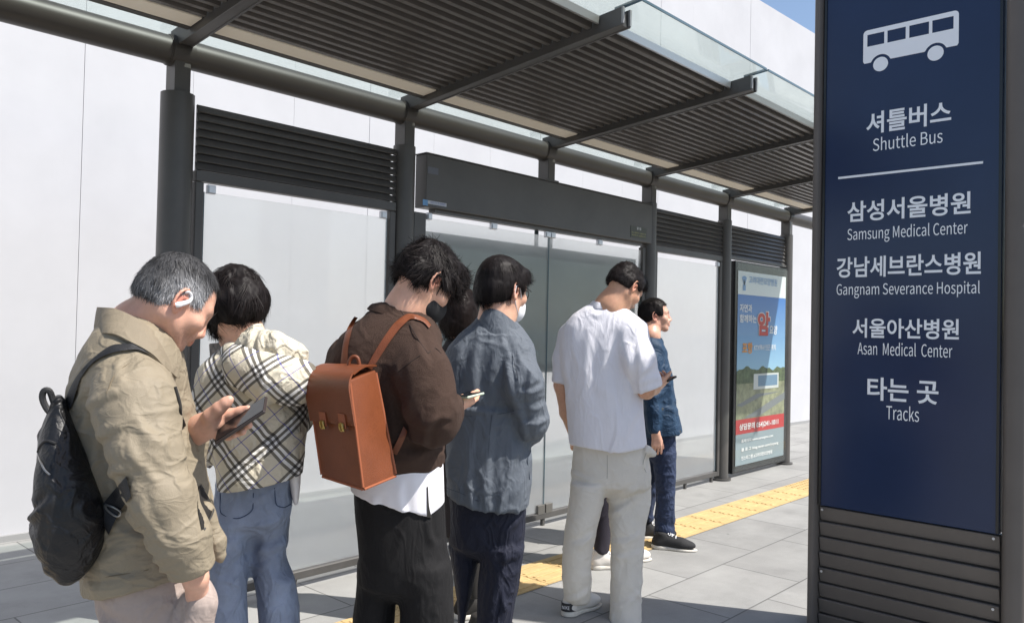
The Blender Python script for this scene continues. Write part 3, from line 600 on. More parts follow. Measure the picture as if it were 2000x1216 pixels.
class Solid:
    def __init__(s): s.ops = []
    def op(s, kind, fn, lo, hi, k): s.ops.append((kind, fn, np.asarray(lo, float), np.asarray(hi, float), k)); return s
    def cone(s, a, b, ra, rb, k=0.02, q=1.0, kind='+'):
        a = np.asarray(a, float); b = np.asarray(b, float); d = b - a; d2 = d.copy(); d2[1] /= q; bb = max(d2 @ d2, 1e-12)
        def fn(x, y, z):
            px, py, pz = x - a[0], (y - a[1]) / q, z - a[2]
            t = np.clip((px * d2[0] + py * d2[1] + pz * d2[2]) / bb, 0, 1)
            return np.sqrt((px - t * d2[0])**2 + (py - t * d2[1])**2 + (pz - t * d2[2])**2) - (ra + (rb - ra) * t)
        R = max(ra, rb) * max(1, q); return s.op(kind, fn, np.minimum(a, b) - R, np.maximum(a, b) + R, k)
    def chain(s, pts, k=0.02, q=1.0):
        for (a, ra), (b, rb) in zip(pts[:-1], pts[1:]): s.cone(a, b, ra, rb, k, q)
        return s
    def ell(s, c, r, ax=None, k=0.02, kind='+'):
        c = np.asarray(c, float); r = np.asarray(r, float); A = np.eye(3) if ax is None else np.asarray(ax, float)
        def fn(x, y, z):
            X = [x - c[0], y - c[1], z - c[2]]; q = [(A[i, 0] * X[0] + A[i, 1] * X[1] + A[i, 2] * X[2]) / r[i] for i in range(3)]
            k0 = np.sqrt(q[0]**2 + q[1]**2 + q[2]**2); k1 = np.sqrt((q[0] / r[0])**2 + (q[1] / r[1])**2 + (q[2] / r[2])**2)
            return k0 * (k0 - 1) / np.maximum(k1, 1e-6)
        R = np.abs(A).T @ r; return s.op(kind, fn, c - R, c + R, k)
    def box(s, c, h, ax=None, rnd=0.01, k=0.01, kind='+'):
        c = np.asarray(c, float); h = np.asarray(h, float); A = np.eye(3) if ax is None else np.asarray(ax, float)
        def fn(x, y, z):
            X = [x - c[0], y - c[1], z - c[2]]; q = [np.abs(A[i, 0] * X[0] + A[i, 1] * X[1] + A[i, 2] * X[2]) - h[i] + rnd for i in range(3)]
            return np.sqrt(np.maximum(q[0], 0)**2 + np.maximum(q[1], 0)**2 + np.maximum(q[2], 0)**2) + np.minimum(np.maximum(np.maximum(q[0], q[1]), q[2]), 0) - rnd
        R = np.abs(A).T @ h; return s.op(kind, fn, c - R, c + R, k)
    def stack(s, z, cx, a, cy, b, p=2.3, k=0.03, kind='+', rnd=0.015, yaw=0.0):
        """horizontal superellipse sections at heights z (ascending)"""
        z, cx, a, cy, b = (np.asarray(t, float) for t in (z, cx, a, cy, b)); zc = (z[0] + z[-1]) / 2; hz = (z[-1] - z[0]) / 2
        cw, sw = math.cos(yaw), math.sin(yaw)
        def fn(x, y, zz):
            zf = zz.ravel(); C = catmull(zf, z, cx)[None, None, :]; Aa = catmull(zf, z, a)[None, None, :]; Cy = catmull(zf, z, cy)[None, None, :]; B = catmull(zf, z, b)[None, None, :]
            X = x - C; Y = y - Cy; X2 = cw * X + sw * Y; Y2 = -sw * X + cw * Y
            kk = ((np.abs(X2) / Aa)**p + (np.abs(Y2) / B)**p)**(1 / p); rr = np.sqrt(X2**2 + Y2**2)
            d = (kk - 1) * np.maximum(rr / np.maximum(kk, 1e-4), 0.2 * np.minimum(Aa, B)) + rnd; dz = np.abs(zz - zc) - hz + rnd
            return np.sqrt(np.maximum(d, 0)**2 + np.maximum(dz, 0)**2) + np.minimum(np.maximum(d, dz), 0) - rnd
        R = np.maximum(a, b).max() * 1.05; return s.op(kind, fn, [cx.min() - R, cy.min() - R, z[0]], [cx.max() + R, cy.max() + R, z[-1]], k)
    def cut(s, p, n, k=0.004):
        """remove everything on the side the normal points to"""
        p = np.asarray(p, float); n = _n(n); return s.op('c', lambda x, y, z: (x - p[0]) * n[0] + (y - p[1]) * n[1] + (z - p[2]) * n[2], p, p, k)
    def build(s, h, it=2, clip=None):
        adds = [o for o in s.ops if o[0] == '+']; lo = np.min([o[2] for o in adds], 0) - 3 * h - 0.01; hi = np.max([o[3] for o in adds], 0) + 3 * h + 0.01
        if clip is not None: lo = np.maximum(lo, clip[0]); hi = np.minimum(hi, clip[1])
        n = np.ceil((hi - lo) / h).astype(int) + 1; ax = [(lo[i] + h * np.arange(n[i])).astype(np.float32) for i in range(3)]
        D = np.full(n, 0.08, np.float32)
        for kind, fn, a, b, k in s.ops:
            if kind == 'c': i0 = np.zeros(3, int); i1 = n
            else:
                pad = 3 * h + k; i0 = np.clip(np.floor((a - pad - lo) / h).astype(int), 0, n); i1 = np.clip(np.ceil((b + pad - lo) / h).astype(int) + 1, 0, n)
            if (i1 <= i0).any(): continue
            sl_ = tuple(slice(i0[i], i1[i]) for i in range(3))
            d = fn(ax[0][sl_[0]][:, None, None], ax[1][sl_[1]][None, :, None], ax[2][sl_[2]][None, None, :]).astype(np.float32)
            if kind == '+': D[sl_] = smin(D[sl_], d, k)
            elif kind == '-': D[sl_] = -smin(-D[sl_], d, k)
            else: D[sl_] = -smin(-D[sl_], -d, k)
        D[0] = D[-1] = 0.05; D[:, 0] = D[:, -1] = 0.05; D[:, :, 0] = D[:, :, -1] = 0.05
        S = D < 0; cnt = np.zeros(n - 1, np.int8)
        for dx in (0, 1):
            for dy in (0, 1):
                for dz in (0, 1): cnt += S[dx:n[0] - 1 + dx, dy:n[1] - 1 + dy, dz:n[2] - 1 + dz]
        I = np.argwhere((cnt > 0) & (cnt < 8)); ids = np.full(n - 1, -1, np.int32); ids[I[:, 0], I[:, 1], I[:, 2]] = np.arange(len(I))
        cor = [(dx, dy, dz) for dx in (0, 1) for dy in (0, 1) for dz in (0, 1)]; val = [D[I[:, 0] + c[0], I[:, 1] + c[1], I[:, 2] + c[2]] for c in cor]
        acc = np.zeros((len(I), 3)); m_ = np.zeros(len(I))
        for i in range(8):
            for j in range(i + 1, 8):
                df = np.abs(np.array(cor[i]) - cor[j])
                if df.sum() != 1: continue
                ok = (val[i] < 0) != (val[j] < 0); t = np.where(ok, val[i] / np.where(ok, val[i] - val[j], 1), 0)
                acc += np.where(ok[:, None], np.array(cor[i]) + t[:, None] * (np.array(cor[j]) - cor[i]), 0); m_ += ok
        V = lo + h * (I + acc / m_[:, None]); Q = []
        for axis in range(3):
            sl0 = [slice(1, n[i] - 1) for i in range(3)]; sl1 = list(sl0); sl0[axis] = slice(0, n[axis] - 1); sl1[axis] = slice(1, n[axis])
            a, b = S[tuple(sl0)], S[tuple(sl1)]; E = np.argwhere(a != b); off = np.array([1, 1, 1]); off[axis] = 0; G = E + off
            o1, o2 = [i for i in range(3) if i != axis]; sgn = a[E[:, 0], E[:, 1], E[:, 2]]
            def cell(d1, d2):
                H = G.copy(); H[:, o1] -= d1; H[:, o2] -= d2; return ids[H[:, 0], H[:, 1], H[:, 2]]
            q = np.stack([cell(1, 1), cell(0, 1), cell(0, 0), cell(1, 0)], 1); fl = sgn if axis != 1 else ~sgn
            q[~fl] = q[~fl][:, ::-1]; Q.append(q)
        Q = np.vstack(Q); Q = Q[(Q >= 0).all(1)]
        return relax(V, Q, it), Q
class Fig:
    """one person: local frame (right, away, up) as seen from the camera's side, origin on the ground under the body"""
    def __init__(s, u0, D, label, group='people queueing along the bus shelter', cat='person'):
        s.D = D; s.s = PXF / D; s.O = P(u0, 640, D); s.O[2] = 0
        s.root = empty('person', tuple(s.O), label, cat, group)
    def L(s, u, v, w=0.0):
        p = P(u, v, s.D + w) - s.O; return np.array([p @ ER, p @ EF, p[2]])
    def G(s, u, w=0.0, z=0.0):
        p = s.L(u, 700, w); p[2] = z; return p
    def r(s, px): return px / s.s
    def W(s, V): return s.O + V[:, :1] * ER + V[:, 1:2] * EF + V[:, 2:3] * np.array([0, 0, 1.0])
    def WD(s, d): return d[0] * ER + d[1] * EF + d[2] * np.array([0, 0, 1.0])
    def chain(s, S, pts, k=0.02, q=1.0):
        S.chain([(s.L(u, v, w), s.r(r_)) for u, v, w, r_ in pts], k, q)
    def stack(s, S, rows, p=2.3, k=0.03, rnd=0.015, yaw=0.0, kind='+'):
        """rows: (v, uL, uR, depth half-thickness m, depth offset m), any order"""
        z, cx, a, cy, b = [], [], [], [], []
        for v, ul, ur, bb, w in sorted(rows, key=lambda t: -t[0]):
            c = s.L((ul + ur) / 2, v, w); ph = math.atan(((ul + ur) / 2 - PCX) / PXF); z.append(c[2]); cx.append(c[0]); cy.append(c[1]); a.append((ur - ul) / 2 * (s.D + w) / PXF * math.cos(ph)); b.append(bb)
        S.stack(z, cx, a, cy, b, p, k, kind, rnd, yaw - ph)
    def hips(s, S, rows, p=2.4, k=0.03):
        """hip part of trousers, closed by a rounded wedge at the crotch"""
        rows = sorted(rows, key=lambda t: t[0]); v, a, b, t, w = rows[-1]; c, h = (a + b) / 2, (b - a) / 2; dv = s.r(1) and 0.05 * s.s
        s.stack(S, rows + [(v + dv * 0.5, c - h * 0.80, c + h * 0.80, t * 0.8, w), (v + dv, c - h * 0.5, c + h * 0.5, t * 0.5, w), (v + dv * 1.4, c - h * 0.12, c + h * 0.12, t * 0.15, w)], p, k, 0.004)
    def hem(s, S, p0, p1, w=0.0, k=0.004):
        """cut away what hangs below the picture line p0-p1"""
        a, b = s.L(*p0, w), s.L(*p1, w); d = b - a; n = np.array([d[2], 0, -d[0]]); n = n if n[2] < 0 else -n; S.cut(a, n, k)
    def mesh(s, name, S, h, mat, parent=None, it=2, disp=None, attrs=None, smooth=True, uvf=None):
        V, Q = S.build(h, it) if isinstance(S, Solid) else S
        if disp is not None:
            N = vnormals(V, Q); V = V + N * disp(V, N)[:, None]
        at = {}
        if attrs: at.update({k: f(V, vnormals(V, Q)) for k, f in attrs.items()})
        return mk(name, s.W(V), Q, mat, parent or s.root, smooth, attrs=at)
def folds(*layers, creases=(), fig=None):
    """cloth relief: each layer = (freq r, freq f, freq z, amplitude m, ridged?, warp)"""
    def f(V, N):
        d = np.zeros(len(V))
        for i, (fx, fy, fz, amp, rid, warp) in enumerate(layers):
            q = V * np.array([fx, fy, fz]) + 17.3 * (i + 1)
            if warp: q = q + warp * np.stack([noise3(V * 5 + 3.1 * i), noise3(V * 5 + 40 + i), noise3(V * 5 + 80 + i)], 1)
            n = noise3(q)
            if rid:
                n2 = noise3(q * 0.5 + 9.0); d += amp * (1.7 * np.clip(1 - 3.2 * np.abs(n), 0, 1) ** 1.4 * np.clip(0.6 + 1.4 * n2, 0, 1.3) + 0.9 * noise3(q * 0.7 + 5) - 0.3)
            else: d += amp * n
        front = np.clip((0.35 - N[:, 1]) / 0.5, 0, 1)
        for (u0, v0, u1, v1, amp, wpx) in creases:
            a, b = fig.L(u0, v0)[[0, 2]], fig.L(u1, v1)[[0, 2]]; e = b - a; l2 = e @ e; p = V[:, [0, 2]] - a
            t = (p @ e) / l2; nrm = np.array([-e[1], e[0]]) / math.sqrt(l2); sd_ = p @ nrm; w = fig.r(wpx); tc = np.clip(t, 0, 1)
            env = np.clip(np.minimum(t + 0.15, 1.15 - t) / 0.3, 0, 1)
            sd_ = sd_ + 0.5 * w * np.sin(tc * 3.0)
            d += front * env * amp * (np.exp(-(sd_ / w)**2) - 0.75 * np.exp(-((sd_ - 1.5 * w) / w)**2))
        return d
    return f
# ---- people: head, hands, hair, shoes
class Head:
    def __init__(s, fig, ear, yaw, pitch, roll=0.0, sc=1.0, near=1, w=0.0):
        """ear: picture position of the ear nearer the camera; yaw 0 = facing picture right, + = away; pitch + = looking down; near: +1 right ear, -1 left"""
        y, p_ = math.radians(yaw), math.radians(pitch)
        Fh = np.array([math.cos(y), math.sin(y), 0]); s.F = Fh * math.cos(p_) - np.array([0, 0, 1]) * math.sin(p_)
        s.S = np.array([math.sin(y), -math.cos(y), 0]); s.U = np.cross(s.S, s.F); r_ = math.radians(roll)
        S2 = s.S * math.cos(r_) + s.U * math.sin(r_); s.U = s.U * math.cos(r_) - s.S * math.sin(r_); s.S = S2
        s.sc = sc; s.ax = np.stack([s.S, s.F, s.U]); s.fig = fig; s.near = near
        s.o = fig.L(ear[0], ear[1], w) - s.S * 0.079 * sc * near
    def p(s, a, f, u): return s.o + s.sc * (a * s.S + f * s.F + u * s.U)
    def loc(s, V): return (V - s.o) @ s.ax.T / s.sc
    def cone(s, S, a, b, ra, rb, k=0.012, kind='+'): S.cone(s.p(*a), s.p(*b), ra * s.sc, rb * s.sc, k * s.sc, 1.0, kind)
    def ell(s, S, c, r, k=0.02, kind='+', ax=None): S.ell(s.p(*c), np.asarray(r) * s.sc, s.ax if ax is None else ax @ s.ax, k * s.sc, kind)
    def build(s, S, jaw=1.0, fat=1.0):
        e = s.ell; c = s.cone
        e(S, (0, -0.012, 0.045), (0.074, 0.096, 0.086)); e(S, (0, 0.030, 0.012), (0.063 * fat, 0.066, 0.088), 0.03)
        e(S, (0, 0.030, -0.045), (0.054 * fat, 0.056, 0.048), 0.03); e(S, (0, 0.074, -0.086), (0.022, 0.020, 0.017), 0.028)
        for t in (-1, 1):
            c(S, (t * 0.054 * fat, 0.002, -0.042), (t * 0.018, 0.072, -0.086), 0.018, 0.014, 0.025); e(S, (t * 0.043 * fat, 0.062, -0.016), (0.026, 0.026, 0.022), 0.025)
            c(S, (t * 0.044, 0.074, 0.030), (t * 0.012, 0.092, 0.029), 0.011, 0.011, 0.018)
            e(S, (t * 0.031, 0.104, 0.010), (0.017, 0.016, 0.011), 0.014, '-'); e(S, (t * 0.031, 0.079, 0.010), (0.0135, 0.0135, 0.0125), 0.004)
            c(S, (t * 0.018, 0.0925, 0.0065), (t * 0.043, 0.085, 0.0070), 0.0028, 0.0028, 0.004)
            e(S, (t * 0.011, 0.103, -0.029), (0.009, 0.011, 0.008), 0.008)
        c(S, (0, 0.094, 0.018), (0, 0.1125, -0.022), 0.0080, 0.0112, 0.014); e(S, (0, 0.092, -0.045), (0.026, 0.012, 0.020), 0.016)
        for t in (-1, 1):
            c(S, (0, 0.1035, -0.0515), (t * 0.021, 0.0945, -0.0555), 0.0052, 0.003, 0.005); c(S, (0, 0.1015, -0.0615), (t * 0.019, 0.0940, -0.0580), 0.0062, 0.003, 0.005)
        c(S, (-0.022, 0.098, -0.0565), (0.022, 0.098, -0.0565), 0.0016, 0.0016, 0.003, '-')
        for t in (-1, 1):   # ears
            A = np.array([[math.cos(0.42), t * -math.sin(0.42), 0], [t * math.sin(0.42), math.cos(0.42), 0], [0, 0, 1.0]])
            e(S, (t * 0.0765, -0.006, 0.004), (0.0048, 0.0165, 0.029), 0.006, '+', A)
            pts = []
            for q in np.linspace(-0.35, 1.55, 12) * math.pi: pts.append((q, 0.0175 * math.cos(q) * (1.0), 0.0305 * math.sin(q)))
            pr = None
            for q, fx, uz in pts:
                pp = (t * (0.080 - fx * 0.42), -0.007 + fx * 0.92, 0.006 + uz)
                if pr is not None: c(S, pr, pp, 0.0040, 0.0040, 0.003)
                pr = pp
            e(S, (t * 0.079, -0.002, -0.024), (0.005, 0.008, 0.010), 0.005); e(S, (t * 0.083, 0.001, -0.001), (0.006, 0.007, 0.013), 0.004, '-'); e(S, (t * 0.076, 0.0105, -0.002), (0.004, 0.0035, 0.006), 0.004)
    def tint(s, V):
        """reddish lips and ears, for the skin material (0..1)"""
        q = s.loc(V); lip = np.exp(-((q[:, 0] / 0.021)**2 + ((q[:, 1] - 0.102) / 0.012)**2 + ((q[:, 2] + 0.0565) / 0.0075)**2)); ear = np.exp(-(((np.abs(q[:, 0]) - 0.082) / 0.012)**2 + ((q[:, 1] + 0.008) / 0.022)**2 + ((q[:, 2] - 0.004) / 0.034)**2))
        nose = 0.5 * np.exp(-((q[:, 0] / 0.016)**2 + ((q[:, 1] - 0.116) / 0.016)**2 + ((q[:, 2] + 0.022) / 0.016)**2))
        return np.clip(0.9 * lip + 0.65 * ear + nose, 0, 1)
    def stubble(s, V):  # jaw stubble plus a darkened eyelid crease, both put into the skin colour
        q = s.loc(V); j = np.clip((-0.030 - q[:, 2]) / 0.02, 0, 1) * np.clip((q[:, 1] - 0.015) / 0.03, 0, 1) * np.clip((0.125 + q[:, 2]) / 0.03, 0, 1); lip = np.exp(-((q[:, 0] / 0.024)**2 + ((q[:, 2] + 0.0565) / 0.009)**2)); crease = np.exp(-((np.abs(q[:, 0]) - 0.031) / 0.016)**2 - ((q[:, 2] - 0.0075) / 0.004)**2) * (q[:, 1] > 0.06)
        return np.clip(0.85 * j * (1 - lip) + 0.8 * crease, 0, 1)
def strands(fig, H, V, Q, N, n, length, lift, seg=3, width=0.0016, whorl=(0, -0.055, 0.125), grav=0.35, clump=0.5, jit=0.25, flowfn=None, keep=None, seed=1, curl=0.0):
    """thin tapered locks lying along the scalp: arrays of vertices and faces"""
    rng = np.random.default_rng(seed); Lc = H.loc(V); idx = np.arange(len(V))
    if keep is not None: idx = idx[keep(Lc)]
    pick = rng.choice(idx, n); p = V[pick] + rng.normal(0, 0.0015, (n, 3)); nr = N[pick]; q = H.loc(p)
    if flowfn is None: fl = q - np.array(whorl)
    else: fl = flowfn(q)
    fl = fl @ H.ax; fl = fl / (np.linalg.norm(fl, axis=1, keepdims=True) + 1e-9); fl[:, 2] -= grav * (0.3 + np.abs(nr[:, 2] - 1) * 0.5)
    cl = np.stack([noise3(p * 45), noise3(p * 45 + 31), noise3(p * 45 + 77)], 1); fl = fl + clump * cl + jit * rng.normal(0, 1, (n, 3))
    fl = fl - nr * (fl * nr).sum(1, keepdims=True); fl /= np.linalg.norm(fl, axis=1, keepdims=True) + 1e-9
    Lg = length * rng.uniform(0.6, 1.2, n); sd_ = np.cross(fl, nr); out = []; bend = cl * curl
    for j in range(seg + 1):
        t = j / seg; c = p - nr * 0.003 + fl * (Lg * t)[:, None] + nr * (lift * (t ** 0.7) * rng.uniform(0.4, 1.3, n) - 4.8 * (Lg * t)**2)[:, None] + bend * (t * t) + np.array([0, 0, -1.0]) * (grav * 0.8 * Lg * t * t)[:, None] * 0.4
        w = width * (1 - 0.85 * t) * 0.5
        out += [c - sd_ * w, c + sd_ * w]
    A = np.stack(out, 1).reshape(-1, 3); k = 2 * (seg + 1); b0 = (np.arange(n) * k)[:, None]; F = []
    for j in range(seg): F.append(np.concatenate([b0 + 2 * j, b0 + 2 * j + 1, b0 + 2 * j + 3, b0 + 2 * j + 2], 1))
    sh = np.repeat(rng.uniform(0, 1, n), k)
    return A, np.vstack(F), sh
def hair(fig, H, S, h, mat, n, length, lift, shade=None, base=None, disp=None, name='hair', rough=1.0, **kw):
    V, Q = S.build(h, 1); N = vnormals(V, Q)
    q = H.loc(V); V = V + N * rough * ((0.0022 * noise3(q * np.array([90, 60, 60]) + 5) + 0.004 * noise3(q * 28 + 9))[:, None]); N = vnormals(V, Q)
    if disp is not None: V = V + N * disp(H.loc(V))[:, None]
    A, F, sh = strands(fig, H, V, Q, N, n, length, lift, **kw)
    sv = np.full(len(V), 0.25); st = sh
    if shade is not None:
        sv = shade(H.loc(V), np.full(len(V), 0.4)); st = shade(H.loc(A), sh)
    o = mk(name, fig.W(np.vstack([V, A])), np.vstack([Q, F + len(V)]), mat, fig.root, True, attrs={'shade': np.concatenate([sv, st])})
    return o
def hair_mat(name, dark, light, rough=0.32):
    M = material(name, dark, rough, 0, 0.12); t = M.node_tree; b = t.nodes['Principled BSDF']; a = t.nodes.new('ShaderNodeAttribute'); a.attribute_name = 'shade'
    mx = t.nodes.new('ShaderNodeMix'); mx.data_type = 'RGBA'; mx.inputs['A'].default_value = dark; mx.inputs['B'].default_value = light
    t.links.new(a.outputs['Fac'], mx.inputs['Factor']); t.links.new(mx.outputs['Result'], b.inputs['Base Color']); return M
def skin_mat(name, col, red):
    M = material(name, col, 0.42, 0, 0.45, sss=0.12, bump=0.12, bscale=420); t = M.node_tree; b = t.nodes['Principled BSDF']
    a = t.nodes.new('ShaderNodeAttribute'); a.attribute_name = 'tint'; tc = t.nodes.new('ShaderNodeTexCoord'); n = t.nodes.new('ShaderNodeTexNoise'); n.inputs['Scale'].default_value = 30; n.inputs['Detail'].default_value = 5; t.links.new(tc.outputs['Object'], n.inputs['Vector'])
    ad = t.nodes.new('ShaderNodeMath'); ad.operation = 'MULTIPLY_ADD'; ad.inputs[1].default_value = 0.35; t.links.new(n.outputs['Fac'], ad.inputs[0]); t.links.new(a.outputs['Fac'], ad.inputs[2])
    mx = t.nodes.new('ShaderNodeMix'); mx.data_type = 'RGBA'; mx.inputs['A'].default_value = col; mx.inputs['B'].default_value = red; t.links.new(ad.outputs[0], mx.inputs['Factor'])
    a2 = t.nodes.new('ShaderNodeAttribute'); a2.attribute_name = 'stubble'; n4 = t.nodes.new('ShaderNodeTexNoise'); n4.inputs['Scale'].default_value = 260; n4.inputs['Detail'].default_value = 2; t.links.new(tc.outputs['Object'], n4.inputs['Vector'])
    n5 = t.nodes.new('ShaderNodeTexNoise'); n5.inputs['Scale'].default_value = 75; n5.inputs['Detail'].default_value = 4; t.links.new(tc.outputs['Object'], n5.inputs['Vector'])
    m1 = t.nodes.new('ShaderNodeMath'); m1.operation = 'MULTIPLY'; t.links.new(a2.outputs['Fac'], m1.inputs[0]); t.links.new(n4.outputs['Fac'], m1.inputs[1])
    m2 = t.nodes.new('ShaderNodeMath'); m2.operation = 'MULTIPLY_ADD'; m2.inputs[1].default_value = 0.5; m2.inputs[2].default_value = -0.18; t.links.new(n5.outputs['Fac'], m2.inputs[0])
    m3 = t.nodes.new('ShaderNodeMath'); m3.operation = 'ADD'; m3.use_clamp = True; t.links.new(m1.outputs[0], m3.inputs[0]); t.links.new(m2.outputs[0], m3.inputs[1])
    mx2 = t.nodes.new('ShaderNodeMix'); mx2.data_type = 'RGBA'; t.links.new(m3.outputs[0], mx2.inputs['Factor']); t.links.new(mx.outputs['Result'], mx2.inputs['A']); mx2.inputs['B'].default_value = tuple(0.42 * c_ for c_ in col[:3]) + (1,)
    t.links.new(mx2.outputs['Result'], b.inputs['Base Color'])
    return M
def brows(fig, H, mat, seed=2):
    rng = np.random.default_rng(seed)
    for t_ in (-1, 1):
        V = []; F = []
        for i in range(150):
            x = rng.uniform(0.012, 0.052); c = np.array([t_ * x, 0.1035 - 0.30 * (x - 0.012) ** 1.35 * 2.2, 0.030 + 0.006 * math.sin((x - 0.012) / 0.04 * 2.4) + rng.normal(0, 0.0017)]); d = np.array([t_ * 0.008, -0.0025, 0.002 + rng.normal(0, 0.002)]); n = len(V)
            V += [H.p(*c), H.p(*(c + [0, 0.0006, 0.0011])), H.p(*(c + d + [0, 0.0012, 0.0004]))]; F.append((n, n + 1, n + 2))
        mk('eyebrow', fig.W(np.array(V)), F, mat, fig.root, False, attrs={'shade': rng.uniform(0, .4, len(V))})
def band(fig, A, B, th, mat, name, parent, sub=6, flip=False, thfade=False):
    """strip of cloth or leather between two rails of picture points (u, v, w), th metres thick"""
    def sm(R):
        R = np.array([fig.L(*p) for p in R]); t = np.arange(len(R)); tt = np.linspace(0, len(R) - 1, (len(R) - 1) * sub + 1)
        return np.stack([catmull(tt, t, R[:, c]) for c in range(3)], 1)
    a, b = sm(A), sm(B); n = len(a); tan = np.gradient((a + b) / 2, axis=0); nr = np.cross(tan, b - a); nr /= np.linalg.norm(nr, axis=1, keepdims=True) + 1e-9; nr *= (-1 if flip else 1)
    c = (a + b) / 2 + nr * th * 0.25
    rings = np.stack([a - nr * th / 2, a + nr * th / 2, (a * 0.5 + c * 0.5) + nr * th * 0.55, c + nr * th * 0.45, (b * 0.5 + c * 0.5) + nr * th * 0.55, b + nr * th / 2, b - nr * th / 2, (a + b) / 2 - nr * th / 2], 1); k = 8
    V = rings.reshape(-1, 3); F = [(i * k + j, i * k + (j + 1) % k, (i + 1) * k + (j + 1) % k, (i + 1) * k + j) for i in range(n - 1) for j in range(k)] + [tuple(range(k - 1, -1, -1)), tuple((n - 1) * k + j for j in range(k))]
    o = mk(name, fig.W(V), F, mat, parent, True)
    try: o.data.set_sharp_from_angle(angle=math.radians(50))
    except Exception: pass
    return o
def join_parts(parts):
    V, Q, n = [], [], 0
    for v, q in parts: V.append(v); Q.append(q + n); n += len(v)
    return np.vstack(V), np.vstack(Q)
def shoe(fig, heel, ang, mu, ms, L=0.28, lace=None, name='shoe'):
    """heel: local ground point under the heel; ang: direction in the (right, away) plane"""
    f = np.array([math.cos(ang), math.sin(ang), 0]); sd_ = np.array([-f[1], f[0], 0]); U = np.array([0, 0, 1.0]); ax = np.stack([f, sd_, U]); h = np.asarray(heel, float)
    pt = lambda a, b, c: h + f * a * L + sd_ * b + U * c
    S = Solid(); S.ell(pt(0.14, 0, 0.045), (0.15 * L, 0.034, 0.042), ax, 0.02); S.cone(pt(0.16, 0, 0.05), pt(0.2, 0, 0.10), 0.038, 0.040, 0.02); S.cone(pt(0.16, 0, 0.045), pt(0.62, 0, 0.040), 0.036, 0.038, 0.02); S.cone(pt(0.3, 0, 0.075), pt(0.66, 0.0, 0.048), 0.032, 0.028, 0.03); S.ell(pt(0.72, 0.004, 0.036), (0.25 * L, 0.047, 0.034), ax, 0.03); S.cut(pt(0, 0, 0.021), (0, 0, -1)); S.cut(pt(0.2, 0, 0.118), (0, 0, 1), 0.01)
    V, Q = S.build(0.0045, 2); up = mk(name, fig.W(V), Q, mu, fig.root, True)
    S = Solid(); S.ell(pt(0.16, 0, 0.014), (0.18 * L, 0.040, 0.06), ax, 0.02); S.ell(pt(0.70, 0.004, 0.014), (0.31 * L, 0.051, 0.06), ax, 0.03); S.cone(pt(0.15, 0, 0.01), pt(0.7, 0, 0.01), 0.036, 0.044, 0.02); S.cut(pt(0, 0, 0.030), (0.06 * f + np.array([0, 0, 1]))); S.cut(pt(0, 0, 0.001), (0, 0, -1))
    V, Q = S.build(0.0045, 1); mk('sole', fig.W(V), Q, ms, up, True)
    if lace is not None:
        g = MB()
        for i in range(4):
            t = 0.36 + 0.085 * i; zz = 0.111 - 0.0115 * i
            c = [fig.W(pt(t, y, zz - 0.006 * (abs(y) / 0.02)**2 + 0.004)[None])[0] for y in (-0.026, -0.013, 0, 0.013, 0.026)]; g.path(c, 0.0035, 6)
            c = [fig.W(pt(t + 0.04 * k, -0.022 + 0.044 * k, zz - 0.005 + 0.004 * math.sin(math.pi * k))[None])[0] for k in (0, 0.33, 0.66, 1)]; g.path(c, 0.003, 6)
        for sgn in (-1, 1): g.path([fig.W(pt(0.37 + 0.05 * math.sin(t * 3), sgn * (0.004 + 0.022 * t), 0.118 - 0.02 * t)[None])[0] for t in np.linspace(0, 1, 6)], 0.003, 6)
        g.build('laces', lace, up, True)
    return up
def local_box(fig, name, c, h, ax, mat, bev, root=None):
    g = MB(); W = lambda v: fig.WD(v); g.box(fig.W(np.asarray(c)[None])[0], h, ax=np.stack([W(a) for a in ax]), bev=bev); return g
from mathutils.bvhtree import BVHTree
_BVH = {}
def surf(o, u, v):
    """picture point -> distance along the view at which it meets object o (or None)"""
    if o.name not in _BVH:
        b = base_of(o); me = o.data; _BVH[o.name] = BVHTree.FromPolygons([Vector(w.co) + Vector(b) for w in me.vertices], [tuple(p.vertices) for p in me.polygons])
    d = ray(u, v); l = np.linalg.norm(d); h = _BVH[o.name].ray_cast(Vector(CPOS), Vector(d / l))
    return None if h[0] is None else h[3] / l
def on(fig, o, pts, lift=0.004):
    """picture points laid on the near surface of garment o"""
    out = []; ds = [surf(o, p[0], p[1]) for p in pts]; ok = [d for d in ds if d is not None]
    for p, d in zip(pts, ds):
        if d is None: d = min(ok, key=lambda t: abs(t - np.mean(ok))) if ok else fig.D
        out.append((p[0], p[1], d - fig.D - lift))
    return out
def lace_path(fig, o, pts, r, name, mat, parent, lift=0.002, n=8):
    g = MB(); q = np.array([fig.L(*p) for p in on(fig, o, pts, lift)]); t = np.arange(len(q)); tt = np.linspace(0, len(q) - 1, (len(q) - 1) * 5 + 1)
    c = np.stack([catmull(tt, t, q[:, k]) for k in range(3)], 1); g.path(list(fig.W(c)), r, n); return g.build(name, mat, parent, True)
def rot(v, k, a): return v * math.cos(a) + np.cross(k, v) * math.sin(a) + k * (k @ v) * (1 - math.cos(a))
